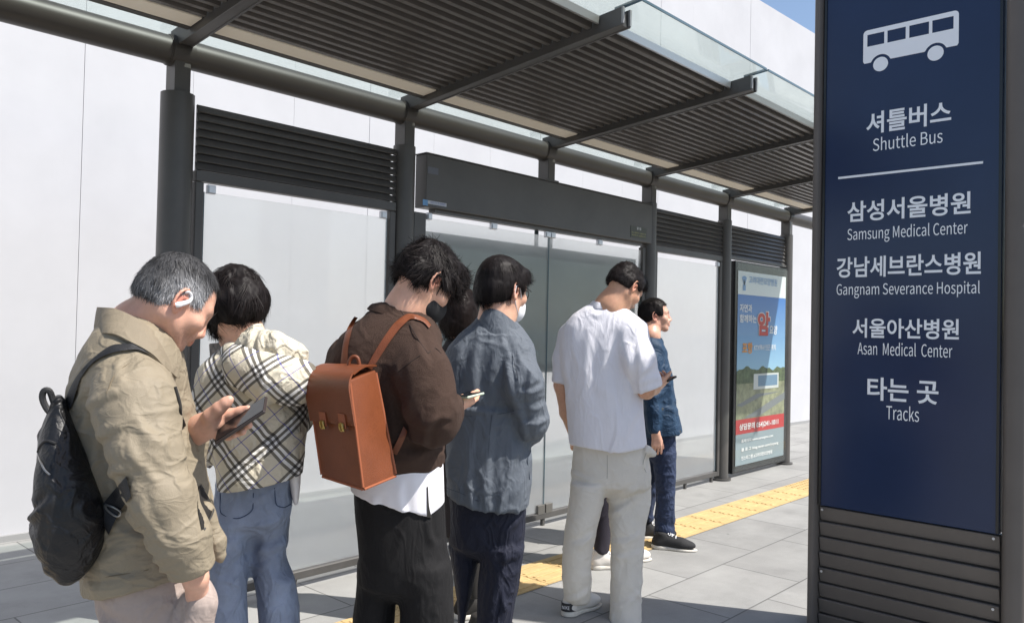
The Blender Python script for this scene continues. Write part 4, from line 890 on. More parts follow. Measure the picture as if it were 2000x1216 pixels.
def hand(S, wrist, d, nrm, side, L=0.185, curl=(0.35, 0.4, 0.45, 0.5), thumb=(0.6, 0.75, 0.3), rw=0.026):
    """palm, four bent fingers and a thumb; d finger direction, nrm the way the palm faces, side towards the thumb"""
    d = _n(d); nrm = _n(nrm - d * (np.asarray(nrm) @ d)); side_ = np.cross(d, nrm); side_ = side_ if side_ @ np.asarray(side) > 0 else -side_; k = L / 0.185
    w = np.asarray(wrist, float); ax = np.cross(d, nrm)
    S.cone(w - d * 0.02 * k, w + d * 0.02 * k, rw * k, 0.024 * k, 0.012)
    for i, (off, ln) in enumerate(zip((0.031, 0.0105, -0.0100, -0.0290), (0.073, 0.081, 0.075, 0.060))):
        b = w + d * (0.094 - 0.006 * abs(i - 1)) * k + side_ * off * k; S.cone(w + d * 0.015 * k + side_ * off * 0.5 * k, b, 0.0145 * k, 0.0105 * k, 0.014)
        q = d + side_ * (off * 1.5); q = _n(q); p = b; r0 = 0.0098 if i < 3 else 0.0086
        for j, fr in enumerate((0.46, 0.30, 0.24)):
            q = rot(q, ax, curl[i] * (1.0, 1.15, 0.8)[j]); e = p + q * ln * fr * k; S.cone(p, e, (r0 - 0.0008 * j) * k, (r0 - 0.0008 * (j + 1)) * k, 0.003); p = e
    tb = w + d * 0.022 * k + side_ * 0.022 * k; q = _n(d * thumb[0] + side_ * thumb[1] + nrm * thumb[2]); p = tb
    S.ell(w + d * 0.045 * k + side_ * 0.022 * k + nrm * 0.008 * k, (0.02 * k, 0.02 * k, 0.026 * k), None, 0.015)
    for j, (ln, r0, r1) in enumerate(((0.042, 0.0135, 0.0115), (0.034, 0.0112, 0.0102), (0.027, 0.0100, 0.0080))):
        q2 = _n(q + d * 0.28 * j + nrm * 0.10 * j); e = p + q2 * ln * k; S.cone(p, e, r0 * k, r1 * k, 0.006); p = e
def body_mesh(fig, H, neck, hands, core, mat, fine=0.0034, hfine=0.003):
    """skin: head and neck, hands and forearms, and a slim trunk inside the clothes"""
    S = Solid()
    if H is not None:
        H.build(S, fat=getattr(H, 'fat', 1.0)); fig.chain(S, neck, 0.03); S.cone(fig.L(*neck[-1][:3]), H.p(0, -0.022, -0.025), fig.r(neck[-1][3]), 0.054 * H.sc, 0.03)
        parts = [S.build(fine, 1)]
    else: parts = []
    for hs in hands: parts.append(hs.build(hfine, 1))
    C = Solid(); fig.chain(C, core, 0.05); parts.append(C.build(0.014, 1)); V, Q = join_parts(parts)
    tn = H.tint(V) if H is not None else np.zeros(len(V))
    return mk('body', fig.W(V), Q, mat, fig.root, True, attrs={'tint': tn, 'stubble': H.stubble(V) * getattr(H, 'beard', 1.0) if H is not None else tn})
def head_hair(fig, H, mat, th=0.008, front=0.088, side_f=0.038, ear_u=0.0, nape=-0.045, back_f=-0.018, extra=(), n=4000, length=0.03, lift=0.006, h=0.004, pre=(), **kw):
    S = Solid(); H.ell(S, (0, -0.012, 0.045), (0.074 + th, 0.096 + th, 0.086 + th)); H.ell(S, (0, 0.024, 0.030), (0.063 + th, 0.066 + th * 0.6, 0.085 + th * 0.7), 0.03); H.ell(S, (0, -0.045, 0.0), (0.060 + th * 0.8, 0.060 + th * 0.6, 0.060), 0.03)
    for c, r in pre: H.ell(S, c, r, 0.02)
    def cb(c, hh, k=0.010): S.box(H.p(*c), np.asarray(hh) * H.sc, H.ax, 0.012, k, '-')
    cb((0, side_f + 0.1, front - 0.15), (0.2, 0.1, 0.15)); cb((0, back_f + 0.15, ear_u - 0.15), (0.2, 0.15, 0.15)); cb((0, -0.05, nape - 0.1), (0.2, 0.2, 0.1))
    for c, r in extra: H.ell(S, c, r, 0.018)
    return hair(fig, H, S, h, mat, n, length, lift, **kw)
def band_on(fig, o, A, B, lift, th, mat, name, parent, sub=7, across=5):
    """strap or patch lying on garment o: rails A and B are picture points; every sample is laid on the cloth"""
    def ip(R):
        R = np.asarray([(p[0], p[1]) for p in R], float); t = np.arange(len(R)); tt = np.linspace(0, len(R) - 1, (len(R) - 1) * sub + 1)
        return np.stack([catmull(tt, t, R[:, c]) for c in (0, 1)], 1)
    a, b = ip(A), ip(B); n = len(a); G_ = np.full((n, across), np.nan); UV = np.zeros((n, across, 2))
    for j in range(across):
        t = j / (across - 1); UV[:, j] = a * (1 - t) + b * t
        for i in range(n):
            d = surf(o, *UV[i, j]); G_[i, j] = np.nan if d is None else d
    for j in range(across):
        c = G_[:, j]; ok = ~np.isnan(c)
        if ok.any(): G_[:, j] = np.interp(np.arange(n), np.where(ok)[0], c[ok])
    med = np.nanmean(G_, 1)
    for j in range(across):
        if np.isnan(G_[:, j]).all(): G_[:, j] = med
    for _ in range(3):
        Gp = np.pad(G_, ((1, 1), (0, 0)), 'edge'); G_ = np.minimum(G_, (Gp[:-2] + Gp[2:] + G_) / 3) if name.endswith('strap') else (Gp[:-2] + Gp[2:] + G_) / 3
    top = np.array([[fig.L(UV[i, j, 0], UV[i, j, 1], G_[i, j] - fig.D - lift - th) for j in range(across)] for i in range(n)]); bot = np.array([[fig.L(UV[i, j, 0], UV[i, j, 1], G_[i, j] - fig.D + 0.004) for j in range(across)] for i in range(n)])
    m = n * across; V = np.vstack([top.reshape(-1, 3), bot.reshape(-1, 3)]); ix = lambda i, j: i * across + j; F = []
    for i in range(n - 1):
        for j in range(across - 1): F += [(ix(i, j), ix(i, j + 1), ix(i + 1, j + 1), ix(i + 1, j)), (m + ix(i, j), m + ix(i + 1, j), m + ix(i + 1, j + 1), m + ix(i, j + 1))]
        F += [(ix(i, 0), ix(i + 1, 0), m + ix(i + 1, 0), m + ix(i, 0)), (ix(i, across - 1), m + ix(i, across - 1), m + ix(i + 1, across - 1), ix(i + 1, across - 1))]
    for j in range(across - 1): F += [(ix(0, j), m + ix(0, j), m + ix(0, j + 1), ix(0, j + 1)), (ix(n - 1, j), ix(n - 1, j + 1), m + ix(n - 1, j + 1), m + ix(n - 1, j))]
    ob = mk(name, fig.W(V), F, mat, parent, True); bm = bmesh.new(); bm.from_mesh(ob.data); bmesh.ops.recalc_face_normals(bm, faces=bm.faces); bm.to_mesh(ob.data); bm.free()
    ob.data.set_sharp_from_angle(angle=math.radians(50)); return ob
# ------------------------------------------------------------------ materials of the people
SK = skin_mat('skin_warm', srgb(216, 172, 148), srgb(208, 130, 112)); SK2 = skin_mat('skin_light', srgb(224, 180, 152), srgb(212, 130, 112)); SK3 = skin_mat('skin_tan', srgb(206, 162, 132), srgb(198, 122, 100))
HG = hair_mat('grey_hair', srgb(34, 33, 34), srgb(196, 196, 198), 0.5); HB = hair_mat('black_hair', srgb(22, 19, 19), srgb(44, 38, 37), 0.5); HBR = hair_mat('dark_brown_hair', srgb(22, 17, 16), srgb(42, 31, 28), 0.45)
def fabric(name, c, rough=0.85, var=0.06, bump=0.35, bscale=700, sheen=0.0, vs=14, ck=0.0, cs=16.0, cst=(1, 1, 1)): return material(name, c, rough, 0, 0.3, var=var, vscale=vs, bump=bump, bscale=bscale, sheen=sheen, crinkle=ck, cscale=cs, cstretch=cst)
M_tan = fabric('tan_nylon', srgb(140, 129, 110), 0.6, 0.05, 0.25, 500, ck=0.30, cs=9, cst=(1, 1, 1.5)); M_tandk = fabric('tan_collar', srgb(132, 121, 103), 0.65, ck=0.16, cs=10); M_pinkb = fabric('pale_trouser_cloth', srgb(166, 151, 143), 0.7, ck=0.3, cs=10)
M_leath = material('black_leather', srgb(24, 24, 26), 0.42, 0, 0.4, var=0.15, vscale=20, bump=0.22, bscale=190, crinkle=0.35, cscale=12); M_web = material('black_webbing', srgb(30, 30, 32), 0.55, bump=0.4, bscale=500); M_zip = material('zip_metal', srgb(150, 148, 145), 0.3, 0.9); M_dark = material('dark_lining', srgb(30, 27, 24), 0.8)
M_phone = material('phone_case_dark', srgb(60, 52, 50), 0.35); M_screen = material('phone_screen', srgb(18, 20, 22), 0.12, 0, 0.25); M_mint = material('phone_case_mint', srgb(190, 205, 180), 0.5)
M_white = material('white_plastic', srgb(230, 230, 232), 0.3); M_soleW = material('white_rubber', srgb(205, 200, 190), 0.6, var=0.08, vscale=40); M_blackcl = fabric('black_trouser_cloth', srgb(22, 21, 22), 0.8, 0.08, ck=0.25, cs=9, cst=(1.3, 1.3, .6)); M_navy = fabric('navy_trouser_cloth', srgb(29, 32, 47), 0.75, 0.08, ck=0.45, cs=11, cst=(1.3, 1.3, .6))

# ---- grey haired man in the tan jacket
f = Fig(290, 1.95, 'grey haired man in a tan jacket with a black backpack looking at his phone')
H = Head(f, (356, 591), 41, 35, 0, 0.93, 1, -0.01); H.fat = 1.05
hs = Solid()
f.chain(hs, [(366, 856, .07, 27), (392, 836, .045, 23), (414, 822, .03, 24)], 0.03)
for pts in ([(412, 812, .012, 17), (428, 797, .004, 12.5), (441, 786, .002, 10.5), (448, 780, .002, 8.5)], [(420, 814, .035, 14), (448, 808, .04, 10.5), (470, 803, .04, 9.5), (484, 798, .035, 7.5)], [(422, 824, .04, 14), (452, 822, .05, 10.5), (474, 826, .035, 9.5), (486, 830, .012, 7.5)], [(418, 834, .04, 14), (444, 838, .05, 10), (462, 843, .03, 9), (474, 843, .010, 7.2)], [(410, 842, .04, 13), (430, 849, .045, 9), (446, 851, .03, 8), (457, 849, .012, 6.8)]):
    f.chain(hs, pts, 0.008)
hp = Solid(); f.chain(hp, [(350, 1030, -.12, 26), (370, 1095, -.125, 25), (382, 1128, -.125, 20), (388, 1180, -.07, 22)], 0.02)
body_mesh(f, H, [(262, 690, .06, 62), (272, 640, .045, 54)], [hs, hp], [(255, 740, .06, 60), (270, 900, .06, 75), (290, 1080, .06, 60)], SK, 0.003, 0.0026)
def sh1(q, r):
    t = np.clip((0.085 - q[:, 2]) / 0.06, 0, 1) * np.clip((q[:, 1] + 0.07) / 0.06, 0, 1); b = np.clip((0.04 - q[:, 2]) / 0.06, 0, 1) * 0.25
    return np.clip(r * (0.16 + 0.95 * t + b) + 0.10 * t, 0, 1)
brows(f, H, HG); head_hair(f, H, HG, 0.0045, 0.088, 0.046, 0.012, -0.035, -0.015, rough=0.6, n=11000, length=0.020, lift=0.005, h=0.0032, width=0.0019, shade=sh1, whorl=(0, -0.06, 0.13), clump=0.6, grav=0.5, extra=())
J = Solid()
f.chain(J, [(262, 790, -.15, 62), (284, 880, -.19, 59), (315, 975, -.20, 55), (350, 1045, -.185, 49), (374, 1105, -.165, 42)], 0.03)
a = f.L(370, 1112, -.165); b = f.L(350, 1050, -.185); dv = _n(a - b); J.box(a + dv * 0.060, (0.12, 0.12, 0.055), np.stack([_n(np.cross(dv, [0, 1, 0])), np.array([0, 1.0, 0]), dv]), 0.008, 0.012, '-')
f.stack(J, [(612, 216, 300, .075, .05), (630, 200, 325, .10, .05), (655, 182, 346, .14, .055), (700, 153, 362, .17, .06), (750, 134, 374, .175, .06), (800, 127, 384, .175, .06), (850, 127, 393, .175, .055), (900, 131, 404, .175, .05), (950, 139, 415, .175, .05), (1000, 148, 424, .18, .05), (1050, 156, 430, .18, .05), (1100, 160, 428, .18, .05), (1160, 160, 405, .18, .05)], 2.2, 0.016)
f.chain(J, [(250, 708, -.04, 66), (262, 790, -.15, 61)], 0.07)
f.chain(J, [(225, 740, .19, 60), (270, 850, .22, 55), (330, 890, .18, 48), (368, 858, .10, 38)], 0.04)
f.chain(J, [(400, 1000, -.03, 24), (420, 1060, -.02, 20), (430, 1088, -.02, 8)], 0.03)
f.hem(J, (160, 1156), (440, 1098), 0.0)
cr = [(250, 770, 205, 830, 0.0050, 9), (330, 745, 240, 790, 0.0035, 9), (345, 800, 255, 850, 0.0041, 10), (350, 880, 262, 900, 0.0030, 9), (262, 930, 345, 975, 0.0060, 10), (360, 990, 300, 1008, 0.0055, 9), (380, 1025, 305, 1040, 0.0050, 8), (395, 1060, 320, 1075, 0.0045, 8), (235, 850, 240, 1000, 0.0060, 11), (150, 760, 215, 700, 0.0030, 9), (355, 790, 405, 840, 0.0045, 8), (350, 830, 400, 900, 0.0041, 9), (180, 1090, 300, 1040, 0.0035, 11), (200, 1120, 330, 1090, 0.0030, 10), (375, 930, 410, 1010, 0.0030, 8), (290, 690, 335, 740, 0.0030, 8), (285, 880, 345, 905, 0.0030, 7), (250, 985, 330, 1030, 0.0045, 9), (265, 900, 330, 880, 0.0041, 8), (275, 950, 350, 960, 0.0045, 8), (300, 1020, 372, 1005, 0.0050, 8), (310, 1045, 385, 1040, 0.0050, 7), (325, 1080, 400, 1060, 0.0035, 6), (160, 800, 205, 760, 0.0035, 8), (140, 870, 210, 930, 0.0035, 9), (150, 1050, 260, 1010, 0.0041, 9)]
jk = f.mesh('jacket', J, 0.0045, M_tan, it=1, disp=folds((7, 7, 11, .0030, True, 0.9), (16, 16, 24, .0018, True, 0.8), (42, 42, 50, .0008, True, 0.7), creases=cr, fig=f))
band(f, [(285, 690, .19), (225, 650, .17), (192, 648, .09)] + on(f, jk, [(212, 652), (256, 670), (305, 702), (343, 738)], .006), [(300, 640, .15), (235, 604, .14), (196, 600, .08), (218, 603, -.035), (264, 622, -.055), (312, 662, -.04), (344, 690, .02)], 0.008, M_tandk, 'collar', jk)
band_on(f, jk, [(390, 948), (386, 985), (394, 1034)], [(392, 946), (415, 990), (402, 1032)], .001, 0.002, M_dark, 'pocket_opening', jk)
lace_path(f, jk, [(392, 946), (412, 975), (417, 995), (400, 1032)], 0.0022, 'zip', M_zip, jk, 0.003)
M_seam1 = material('tan_stitching', srgb(112, 100, 80), 0.8)
for pts in ([(208, 768), (222, 735), (248, 712), (282, 700)], [(162, 1130), (220, 1124), (290, 1112)]): lace_path(f, jk, pts, 0.0011, 'stitched_seam', M_seam1, jk, 0.0006, 6)
lace_path(f, jk, [(342, 755), (352, 800), (360, 830)], 0.004, 'toggle_cord', M_dark, jk, 0.004)
for v in (1103, 1096):
    pass
T = Solid(); f.hips(T, [(1080, 192, 412, .16, .05), (1150, 190, 412, .165, .05), (1216, 203, 410, .165, .05), (1300, 215, 400, .16, .05), (1350, 228, 394, .14, .05)])
f.stack(T, [(1300, 216, 385, .085, -.04), (1450, 228, 365, .085, -.04), (1600, 238, 345, .075, -.03), (1790, 242, 325, .07, -.03)], 2.1, 0.03); f.stack(T, [(1300, 235, 400, .085, .14), (1450, 255, 395, .085, .15), (1600, 275, 380, .075, .15), (1740, 285, 365, .07, .15)], 2.1, 0.03)
f.chain(T, [(404, 1134, -.075, 6), (394, 1172, -.085, 24), (378, 1240, -.08, 40)], 0.04)
f.mesh('trousers', T, 0.007, M_pinkb, disp=folds((7, 7, 7, .004, True, 0.6), (16, 16, 12, .0022, True, 0.5), creases=[(215, 1180, 340, 1216, .008, 12), (395, 1120, 365, 1216, .007, 8)], fig=f))
shoe(f, f.G(270, -.04), 0.25, M_dark, M_soleW); shoe(f, f.G(310, .15), 0.35, M_dark, M_soleW)
# his phone, earphone and backpack are things he carries
def phone(label, corners, fig, th, case_m, group=None):
    c = [fig.W(fig.L(*p)[None])[0] for p in corners]; ctr = sum(c) / 4; x = c[3] - c[0] + c[2] - c[1]; y = c[1] - c[0] + c[2] - c[3]; hx, hy = np.linalg.norm(x) / 4, np.linalg.norm(y) / 4; x = _n(x); y = _n(y - x * (x @ y)); z = np.cross(x, y); z = z if z[2] > 0 else -z
    r = empty('smartphone', tuple(ctr), label, 'phone', group); ax = np.stack([x, y, z]); g = MB(); g.box(ctr - z * th / 2, (hx, hy, th / 2), ax, min(0.003, th * 0.35)); g.build('phone_body', case_m, r)
    g = MB(); g.box(ctr + z * 0.0006, (hx * 0.965, hy * 0.94, 0.0006), ax); g.build('screen', M_screen, r); return r
phone('dark smartphone in a bronze case lying in the open hand of the man in tan', [(412, 843, .034), (432, 855, -.034), (528, 790, -.034), (508, 782, .034)], f, 0.009, M_phone)
g = MB(); e0 = lambda u, v, w: f.W(f.L(u, v, w)[None])[0]
er_ = bpy.data.objects
def onhead(u, v, lift): 
    o = f.root.children[0]; return [f.W(f.L(*p)[None])[0] for p in on(f, o, [(u, v)], lift)][0]
g.path([onhead(u, v, l) for u, v, l in ((362, 570, .002), (371, 571, .005), (374, 579, .006), (371, 587, .008), (363, 591, .010), (352, 594, .012))], [0.0028, 0.0030, 0.0034, 0.0046, 0.0060, 0.0066], 12)
g.path([onhead(u, v, l) for u, v, l in ((356, 593, .012), (348, 595, .013), (343, 596, .011))], [0.0066, 0.0072, 0.0060], 12)
tag(g.build('earphone', M_white, None, True), 'white hook shaped wireless earphone on the ear of the grey haired man', 'earphone')
B = Solid(); f.stack(B, [(768, 104, 126, .03, -.08), (800, 92, 136, .05, -.09), (850, 76, 158, .07, -.10), (900, 69, 180, .085, -.11), (950, 66, 196, .095, -.12), (1000, 62, 210, .10, -.12), (1050, 64, 210, .095, -.12), (1090, 80, 194, .08, -.12), (1122, 102, 168, .055, -.12), (1143, 114, 142, .025, -.12)], 2.4, 0.03, 0.02)
f.chain(B, [(104, 930, -.165, 16), (118, 1070, -.17, 18)], 0.05)
bagr = empty('backpack', tuple(f.W(f.L(130, 960, -.05)[None])[0]), 'black leather backpack on the back of the man in the tan jacket', 'backpack')
bk = f.mesh('bag_body', B, 0.006, M_leath, bagr, disp=folds((9, 9, 7, .003, True, 0.8), (20, 20, 16, .0012, True, 0.6), creases=[(140, 980, 195, 940, .008, 8), (95, 960, 150, 1010, .008, 9), (80, 870, 130, 830, .006, 8), (110, 1130, 180, 1060, .006, 9), (100, 900, 95, 1020, .006, 8)], fig=f))
g = MB(); g.path([f.W(f.L(*p)[None])[0] for p in ((110, 815, -.11), (93, 800, -.11), (83, 778, -.11), (86, 763, -.11), (97, 764, -.105), (105, 785, -.10), (116, 808, -.10))], 0.0075, 8); g.build('carry_handle', M_web, bagr, True)
lace_path(f, bk, [(74, 886), (80, 902), (88, 918), (98, 927)], 0.0022, 'zip', M_zip, bagr, 0.001)
lace_path(f, bk, [(74, 882), (80, 868), (92, 860), (110, 866)], 0.003, 'piping', M_web, bagr, 0.001)
band_on(f, jk, [(121, 800), (141, 748), (178, 702), (225, 672), (260, 670), (290, 683)], [(139, 796), (158, 738), (192, 700), (230, 686), (264, 682), (291, 690)], .004, 0.005, M_web, 'shoulder_strap', bagr)
band_on(f, jk, [(188, 1000), (215, 966), (246, 930)], [(212, 1044), (234, 998), (256, 968)], .004, 0.005, M_web, 'lower_strap', bagr)
g = MB(); pr = [f.W(f.L(*p)[None])[0] for p in on(f, jk, [(205, 985), (222, 990), (236, 1000), (228, 1008), (210, 996), (205, 985)], .014)]; g.path(pr, 0.0025, 8); g.build('buckle', M_zip, bagr, True)

# ---- woman in the checked hooded jacket
def plaid_mat():
    M = fabric('checked_cloth', srgb(206, 196, 174), 0.8, 0.0, 0.3, 600, ck=0.4, cs=13); t = M.node_tree; b = t.nodes['Principled BSDF']; a = t.nodes.new('ShaderNodeAttribute'); a.attribute_name = 'weave'; s_ = t.nodes.new('ShaderNodeSeparateXYZ'); t.links.new(a.outputs['Vector'], s_.inputs[0])
    col = None; base = srgb(204, 196, 176)
    def ramp(src, stops):
        fr = t.nodes.new('ShaderNodeMath'); fr.operation = 'FRACT'; t.links.new(src, fr.inputs[0]); r = t.nodes.new('ShaderNodeValToRGB'); r.color_ramp.interpolation = 'CONSTANT'; el = r.color_ramp.elements
        el[0].position = 0; el[0].color = (0, 0, 0, 1); el[1].position = stops[0][0]; v = stops[0][1]; el[1].color = (v, v, v, 1)
        for p_, v in stops[1:]: e = el.new(p_); e.color = (v, v, v, 1)
        t.links.new(fr.outputs[0], r.inputs[0]); return r.outputs[0]
    dark = ((.24, 1), (.31, 0), (.38, 1), (.45, 0), (.52, 1), (.59, 0)); white = ((.31, 1), (.38, 0), (.45, 1), (.52, 0)); blue = ((.90, 1), (.925, 0))
    cur = None
    for st, c, fac in ((white, (0.80, 0.80, 0.80, 1), 0.66), (dark, (0.010, 0.010, 0.012, 1), 0.74), (blue, srgb(50, 55, 150), 0.65)):
        for ax_ in (0, 1):
            r = ramp(s_.outputs[ax_], st); ml = t.nodes.new('ShaderNodeMath'); ml.operation = 'MULTIPLY'; ml.inputs[1].default_value = fac; t.links.new(r, ml.inputs[0])
            mx = t.nodes.new('ShaderNodeMix'); mx.data_type = 'RGBA'; t.links.new(ml.outputs[0], mx.inputs['Factor'])
            if cur is None: mx.inputs['A'].default_value = base
            else: t.links.new(cur, mx.inputs['A'])
            mx.inputs['B'].default_value = c; cur = mx.outputs['Result']
    t.links.new(cur, b.inputs['Base Color']); return M
M_plaid = plaid_mat(); M_lining = fabric('cream_lining', srgb(206, 198, 178), 0.8, 0.05, ck=0.5, cs=18); M_jean = fabric('blue_denim', srgb(138, 149, 170), 0.85, 0.18, 0.5, 500, 0.0, 9, ck=0.45, cs=10, cst=(1.2, 1.2, .7))
def weave(fig, c, ang, period=0.118):
    c0 = fig.L(*c); ca, sa = math.cos(math.radians(ang)), math.sin(math.radians(ang))
    def fn(V, N):
        x = V[:, 0] - c0[0]; y = V[:, 1] - c0[1]; th = np.arctan2(x, -(y - 0.0) + 1e-6); ar = th * np.sqrt(x * x + y * y) * 0.5 + x * 0.5; z = V[:, 2] - c0[2]
        return np.stack([(ca * ar + sa * z) / period, (-sa * ar + ca * z) / period, np.zeros(len(V))], 1)
    return fn
f = Fig(490, 2.42, 'woman in a beige checked hooded jacket and wide blue jeans with short black hair')
H = Head(f, (414, 602), 140, 30, 0, 0.93, -1, -0.02)
hs = Solid(); hand(hs, f.L(425, 745, .12), [-.25, .55, .75], [0.5, .3, 0], [0.3, 0, 0.8], 0.17)
body_mesh(f, H, [(492, 700, .05, 40), (482, 660, .03, 33)], [hs], [(495, 740, .05, 40), (500, 900, .05, 60), (505, 930, .05, 40)], SK2, 0.0036, 0.003)
S = Solid(); H.ell(S, (0, -0.015, 0.045), (0.092, 0.108, 0.098)); H.ell(S, (0, -0.04, -0.005), (0.082, 0.078, 0.075), 0.04); H.ell(S, (-0.05, 0.035, 0.0), (0.042, 0.05, 0.075), 0.03); H.ell(S, (0.05, 0.035, 0.0), (0.042, 0.05, 0.075), 0.03); H.ell(S, (0, 0.055, 0.085), (0.065, 0.05, 0.045), 0.03)
S.box(H.p(0, 0.16, -0.03), np.array((0.05, 0.09, 0.10)), H.ax, 0.02, 0.02, '-')
hair(f, H, S, 0.0045, HB, 5600, 0.045, 0.004, width=0.0022, clump=1.2, grav=0.7, jit=0.15, curl=0.012, seed=3, disp=lambda q: 0.009 * noise3(q * 20 + 3))
J = Solid()
f.chain(J, [(425, 738, .0, 36), (408, 800, -.02, 32), (402, 860, .02, 30), (400, 890, .10, 26)], 0.04)
f.stack(J, [(672, 440, 545, .09, .05), (700, 408, 590, .13, .05), (740, 392, 604, .15, .05), (800, 398, 602, .155, .05), (860, 408, 598, .16, .05), (910, 418, 595, .165, .05), (965, 424, 588, .165, .05)], 2.4, 0.04)
f.chain(J, [(575, 735, .08, 34), (585, 800, .16, 30), (570, 850, .22, 26)], 0.04)
f.hem(J, (424, 958), (588, 931), 0.0)
jk = f.mesh('jacket', J, 0.006, M_plaid, disp=folds((7, 7, 5, .005, True, 0.7), (16, 16, 12, .0025, True, 0.6), creases=[(570, 800, 520, 880, .008, 10), (430, 780, 445, 880, .010, 10), (400, 800, 430, 830, .006, 8), (500, 880, 590, 840, .006, 9)], fig=f), attrs={'weave': weave(f, (505, 840, .05), 42)})
S = Solid()   # hood lying on the shoulders
f.chain(S, [(452, 690, -.02, 24), (480, 716, -.085, 34), (530, 738, -.115, 40), (578, 740, -.07, 32), (598, 724, .03, 16)], 0.05); f.chain(S, [(520, 740, -.10, 36), (560, 760, -.09, 26)], 0.04); f.chain(S, [(575, 760, -.06, 26), (590, 768, -.03, 18)], 0.04)
hd = f.mesh('hood', S, 0.005, M_plaid, jk, disp=folds((10, 10, 10, .005, True, 0.6), creases=[(560, 720, 545, 790, .008, 8)], fig=f), attrs={'weave': weave(f, (540, 760, .02), 38, 0.112)})
S = Solid(); f.chain(S, [(470, 682, -.01, 18), (498, 680, -.045, 26), (540, 684, -.06, 30), (578, 692, -.03, 20), (598, 706, .02, 7)], 0.05); S.box(f.L(530, 640, 0), (0.3, 0.3, 0.001), None, 0.0005, 0.001, '-')
f.mesh('hood_lining', S, 0.0045, M_lining, hd, disp=folds((10, 10, 5, .007, True, 0.6), (24, 24, 12, .003, True, 0.5), creases=[(530, 650, 535, 700, .007, 6), (510, 650, 520, 700, .006, 6), (556, 655, 575, 705, .006, 6)], fig=f))
band(f, [(452, 672, .10), (450, 678, .03), (466, 684, -.035), (496, 676, -.06), (516, 668, -.02), (518, 664, .08)], [(462, 655, .10), (462, 656, .03), (476, 648, -.02), (496, 634, -.04), (508, 632, -.01), (510, 634, .08)], 0.008, M_lining, 'collar', jk)
S = Solid(); f.stack(S, [(915, 560, 590, .05, .05), (950, 566, 588, .045, .05), (985, 572, 584, .03, .05)], 2.2, 0.02, 0.006); f.mesh('shirt_tail', S, 0.005, fabric('white_shirt_cloth', srgb(225, 222, 222), 0.8), disp=folds((15, 15, 5, .004, True, .5)))
T = Solid(); f.hips(T, [(915, 424, 576, .13, .06), (955, 422, 574, .135, .06), (1000, 412, 570, .14, .06), (1010, 410, 566, .135, .06)])
f.stack(T, [(1010, 410, 492, .11, .02), (1050, 402, 487, .105, .02), (1100, 398, 486, .10, .02), (1160, 396, 486, .10, .02), (1216, 396, 488, .10, .02), (1400, 400, 492, .10, .02), (1570, 402, 492, .10, .02)], 2.2, 0.022); f.stack(T, [(1010, 486, 568, .11, .10), (1050, 486, 564, .105, .10), (1080, 489, 562, .10, .10), (1139, 495, 579, .10, .10), (1216, 503, 586, .10, .10), (1400, 505, 590, .10, .10), (1540, 508, 590, .10, .10)], 2.2, 0.022)
jn = f.mesh('jeans', T, 0.006, M_jean, disp=folds((6, 6, 3, .006, True, 0.7), (16, 16, 10, .0025, True, 0.6), creases=[(420, 1060, 485, 1040, .007, 9), (500, 1075, 560, 1060, .007, 9), (520, 1120, 575, 1150, .007, 10), (490, 1060, 440, 1110, .006, 9)], fig=f))
M_st = material('denim_stitch', srgb(60, 74, 100), 0.8)
for pts in ([(430, 962), (431, 1000), (462, 1012), (494, 992), (495, 962)], [(536, 952), (540, 985), (556, 990), (568, 984)]): lace_path(f, jn, pts, 0.0016, 'pocket_seam', M_st, jn, 0.0005, 6)
shoe(f, f.G(440, .02), 2.0, M_dark, M_soleW); shoe(f, f.G(545, .10), 1.7, M_dark, M_soleW)
w_ = f; phone('patterned dark phone case held up by the woman in the checked jacket', [(413, 706, .10), (413, 668, .10), (441, 670, .07), (441, 698, .07)], f, 0.010, material('patterned_case', srgb(40, 36, 36), 0.4, col2=srgb(130, 120, 110), vscale=60))

# ---- man in the brown sweater
M_brown = fabric('brown_fleece', srgb(66, 50, 42), 0.95, 0.06, 0.7, 420, 0.0, ck=0.22, cs=9); M_orange = material('orange_leather', srgb(114, 62, 36), 0.45, 0, 0.4, var=0.12, vscale=12, bump=0.3, bscale=260); M_orange_in = material('orange_leather_edge', srgb(150, 84, 52), 0.55); M_brass = material('brass', srgb(186, 160, 96), 0.28, 1.0)
M_wtee = fabric('white_jersey', srgb(226, 224, 228), 0.85, 0.02, 0.25, 700)
f = Fig(770, 2.5, 'young man in a brown sweater and black face mask wearing an orange leather backpack')
H = Head(f, (852, 552), 38, 40, -4, 0.96, 1, -0.02)
hs = Solid(); wr = f.L(882, 794, .06); hand(hs, wr, [.50, .86, -.02], [-.45, .2, .9], [-.6, 0, 1], 0.17, (0.30, 0.32, 0.36, 0.40), (.9, .35, .3)); f.chain(hs, [(855, 815, -.02, 24), (884, 790, .06, 18)], 0.02)
body_mesh(f, H, [(768, 650, .05, 50), (795, 605, .03, 42)], [hs], [(760, 690, .05, 45), (765, 850, .05, 65), (780, 960, .05, 50)], SK2, 0.0034, 0.0028)
head_hair(f, H, HB, 0.013, 0.070, 0.060, 0.020, -0.040, -0.012, n=7000, length=0.042, lift=0.008, h=0.0036, width=0.0022, clump=0.9, grav=0.35, jit=0.3, curl=0.02, seed=5,
    extra=(((0, 0.062, 0.105), (0.062, 0.045, 0.034)), ((0.02, 0.095, 0.078), (0.045, 0.024, 0.030)), ((-0.02, 0.098, 0.070), (0.045, 0.022, 0.030)), ((0.066, 0.030, 0.055), (0.016, 0.035, 0.045)), ((0.045, 0.088, 0.045), (0.022, 0.014, 0.030))))
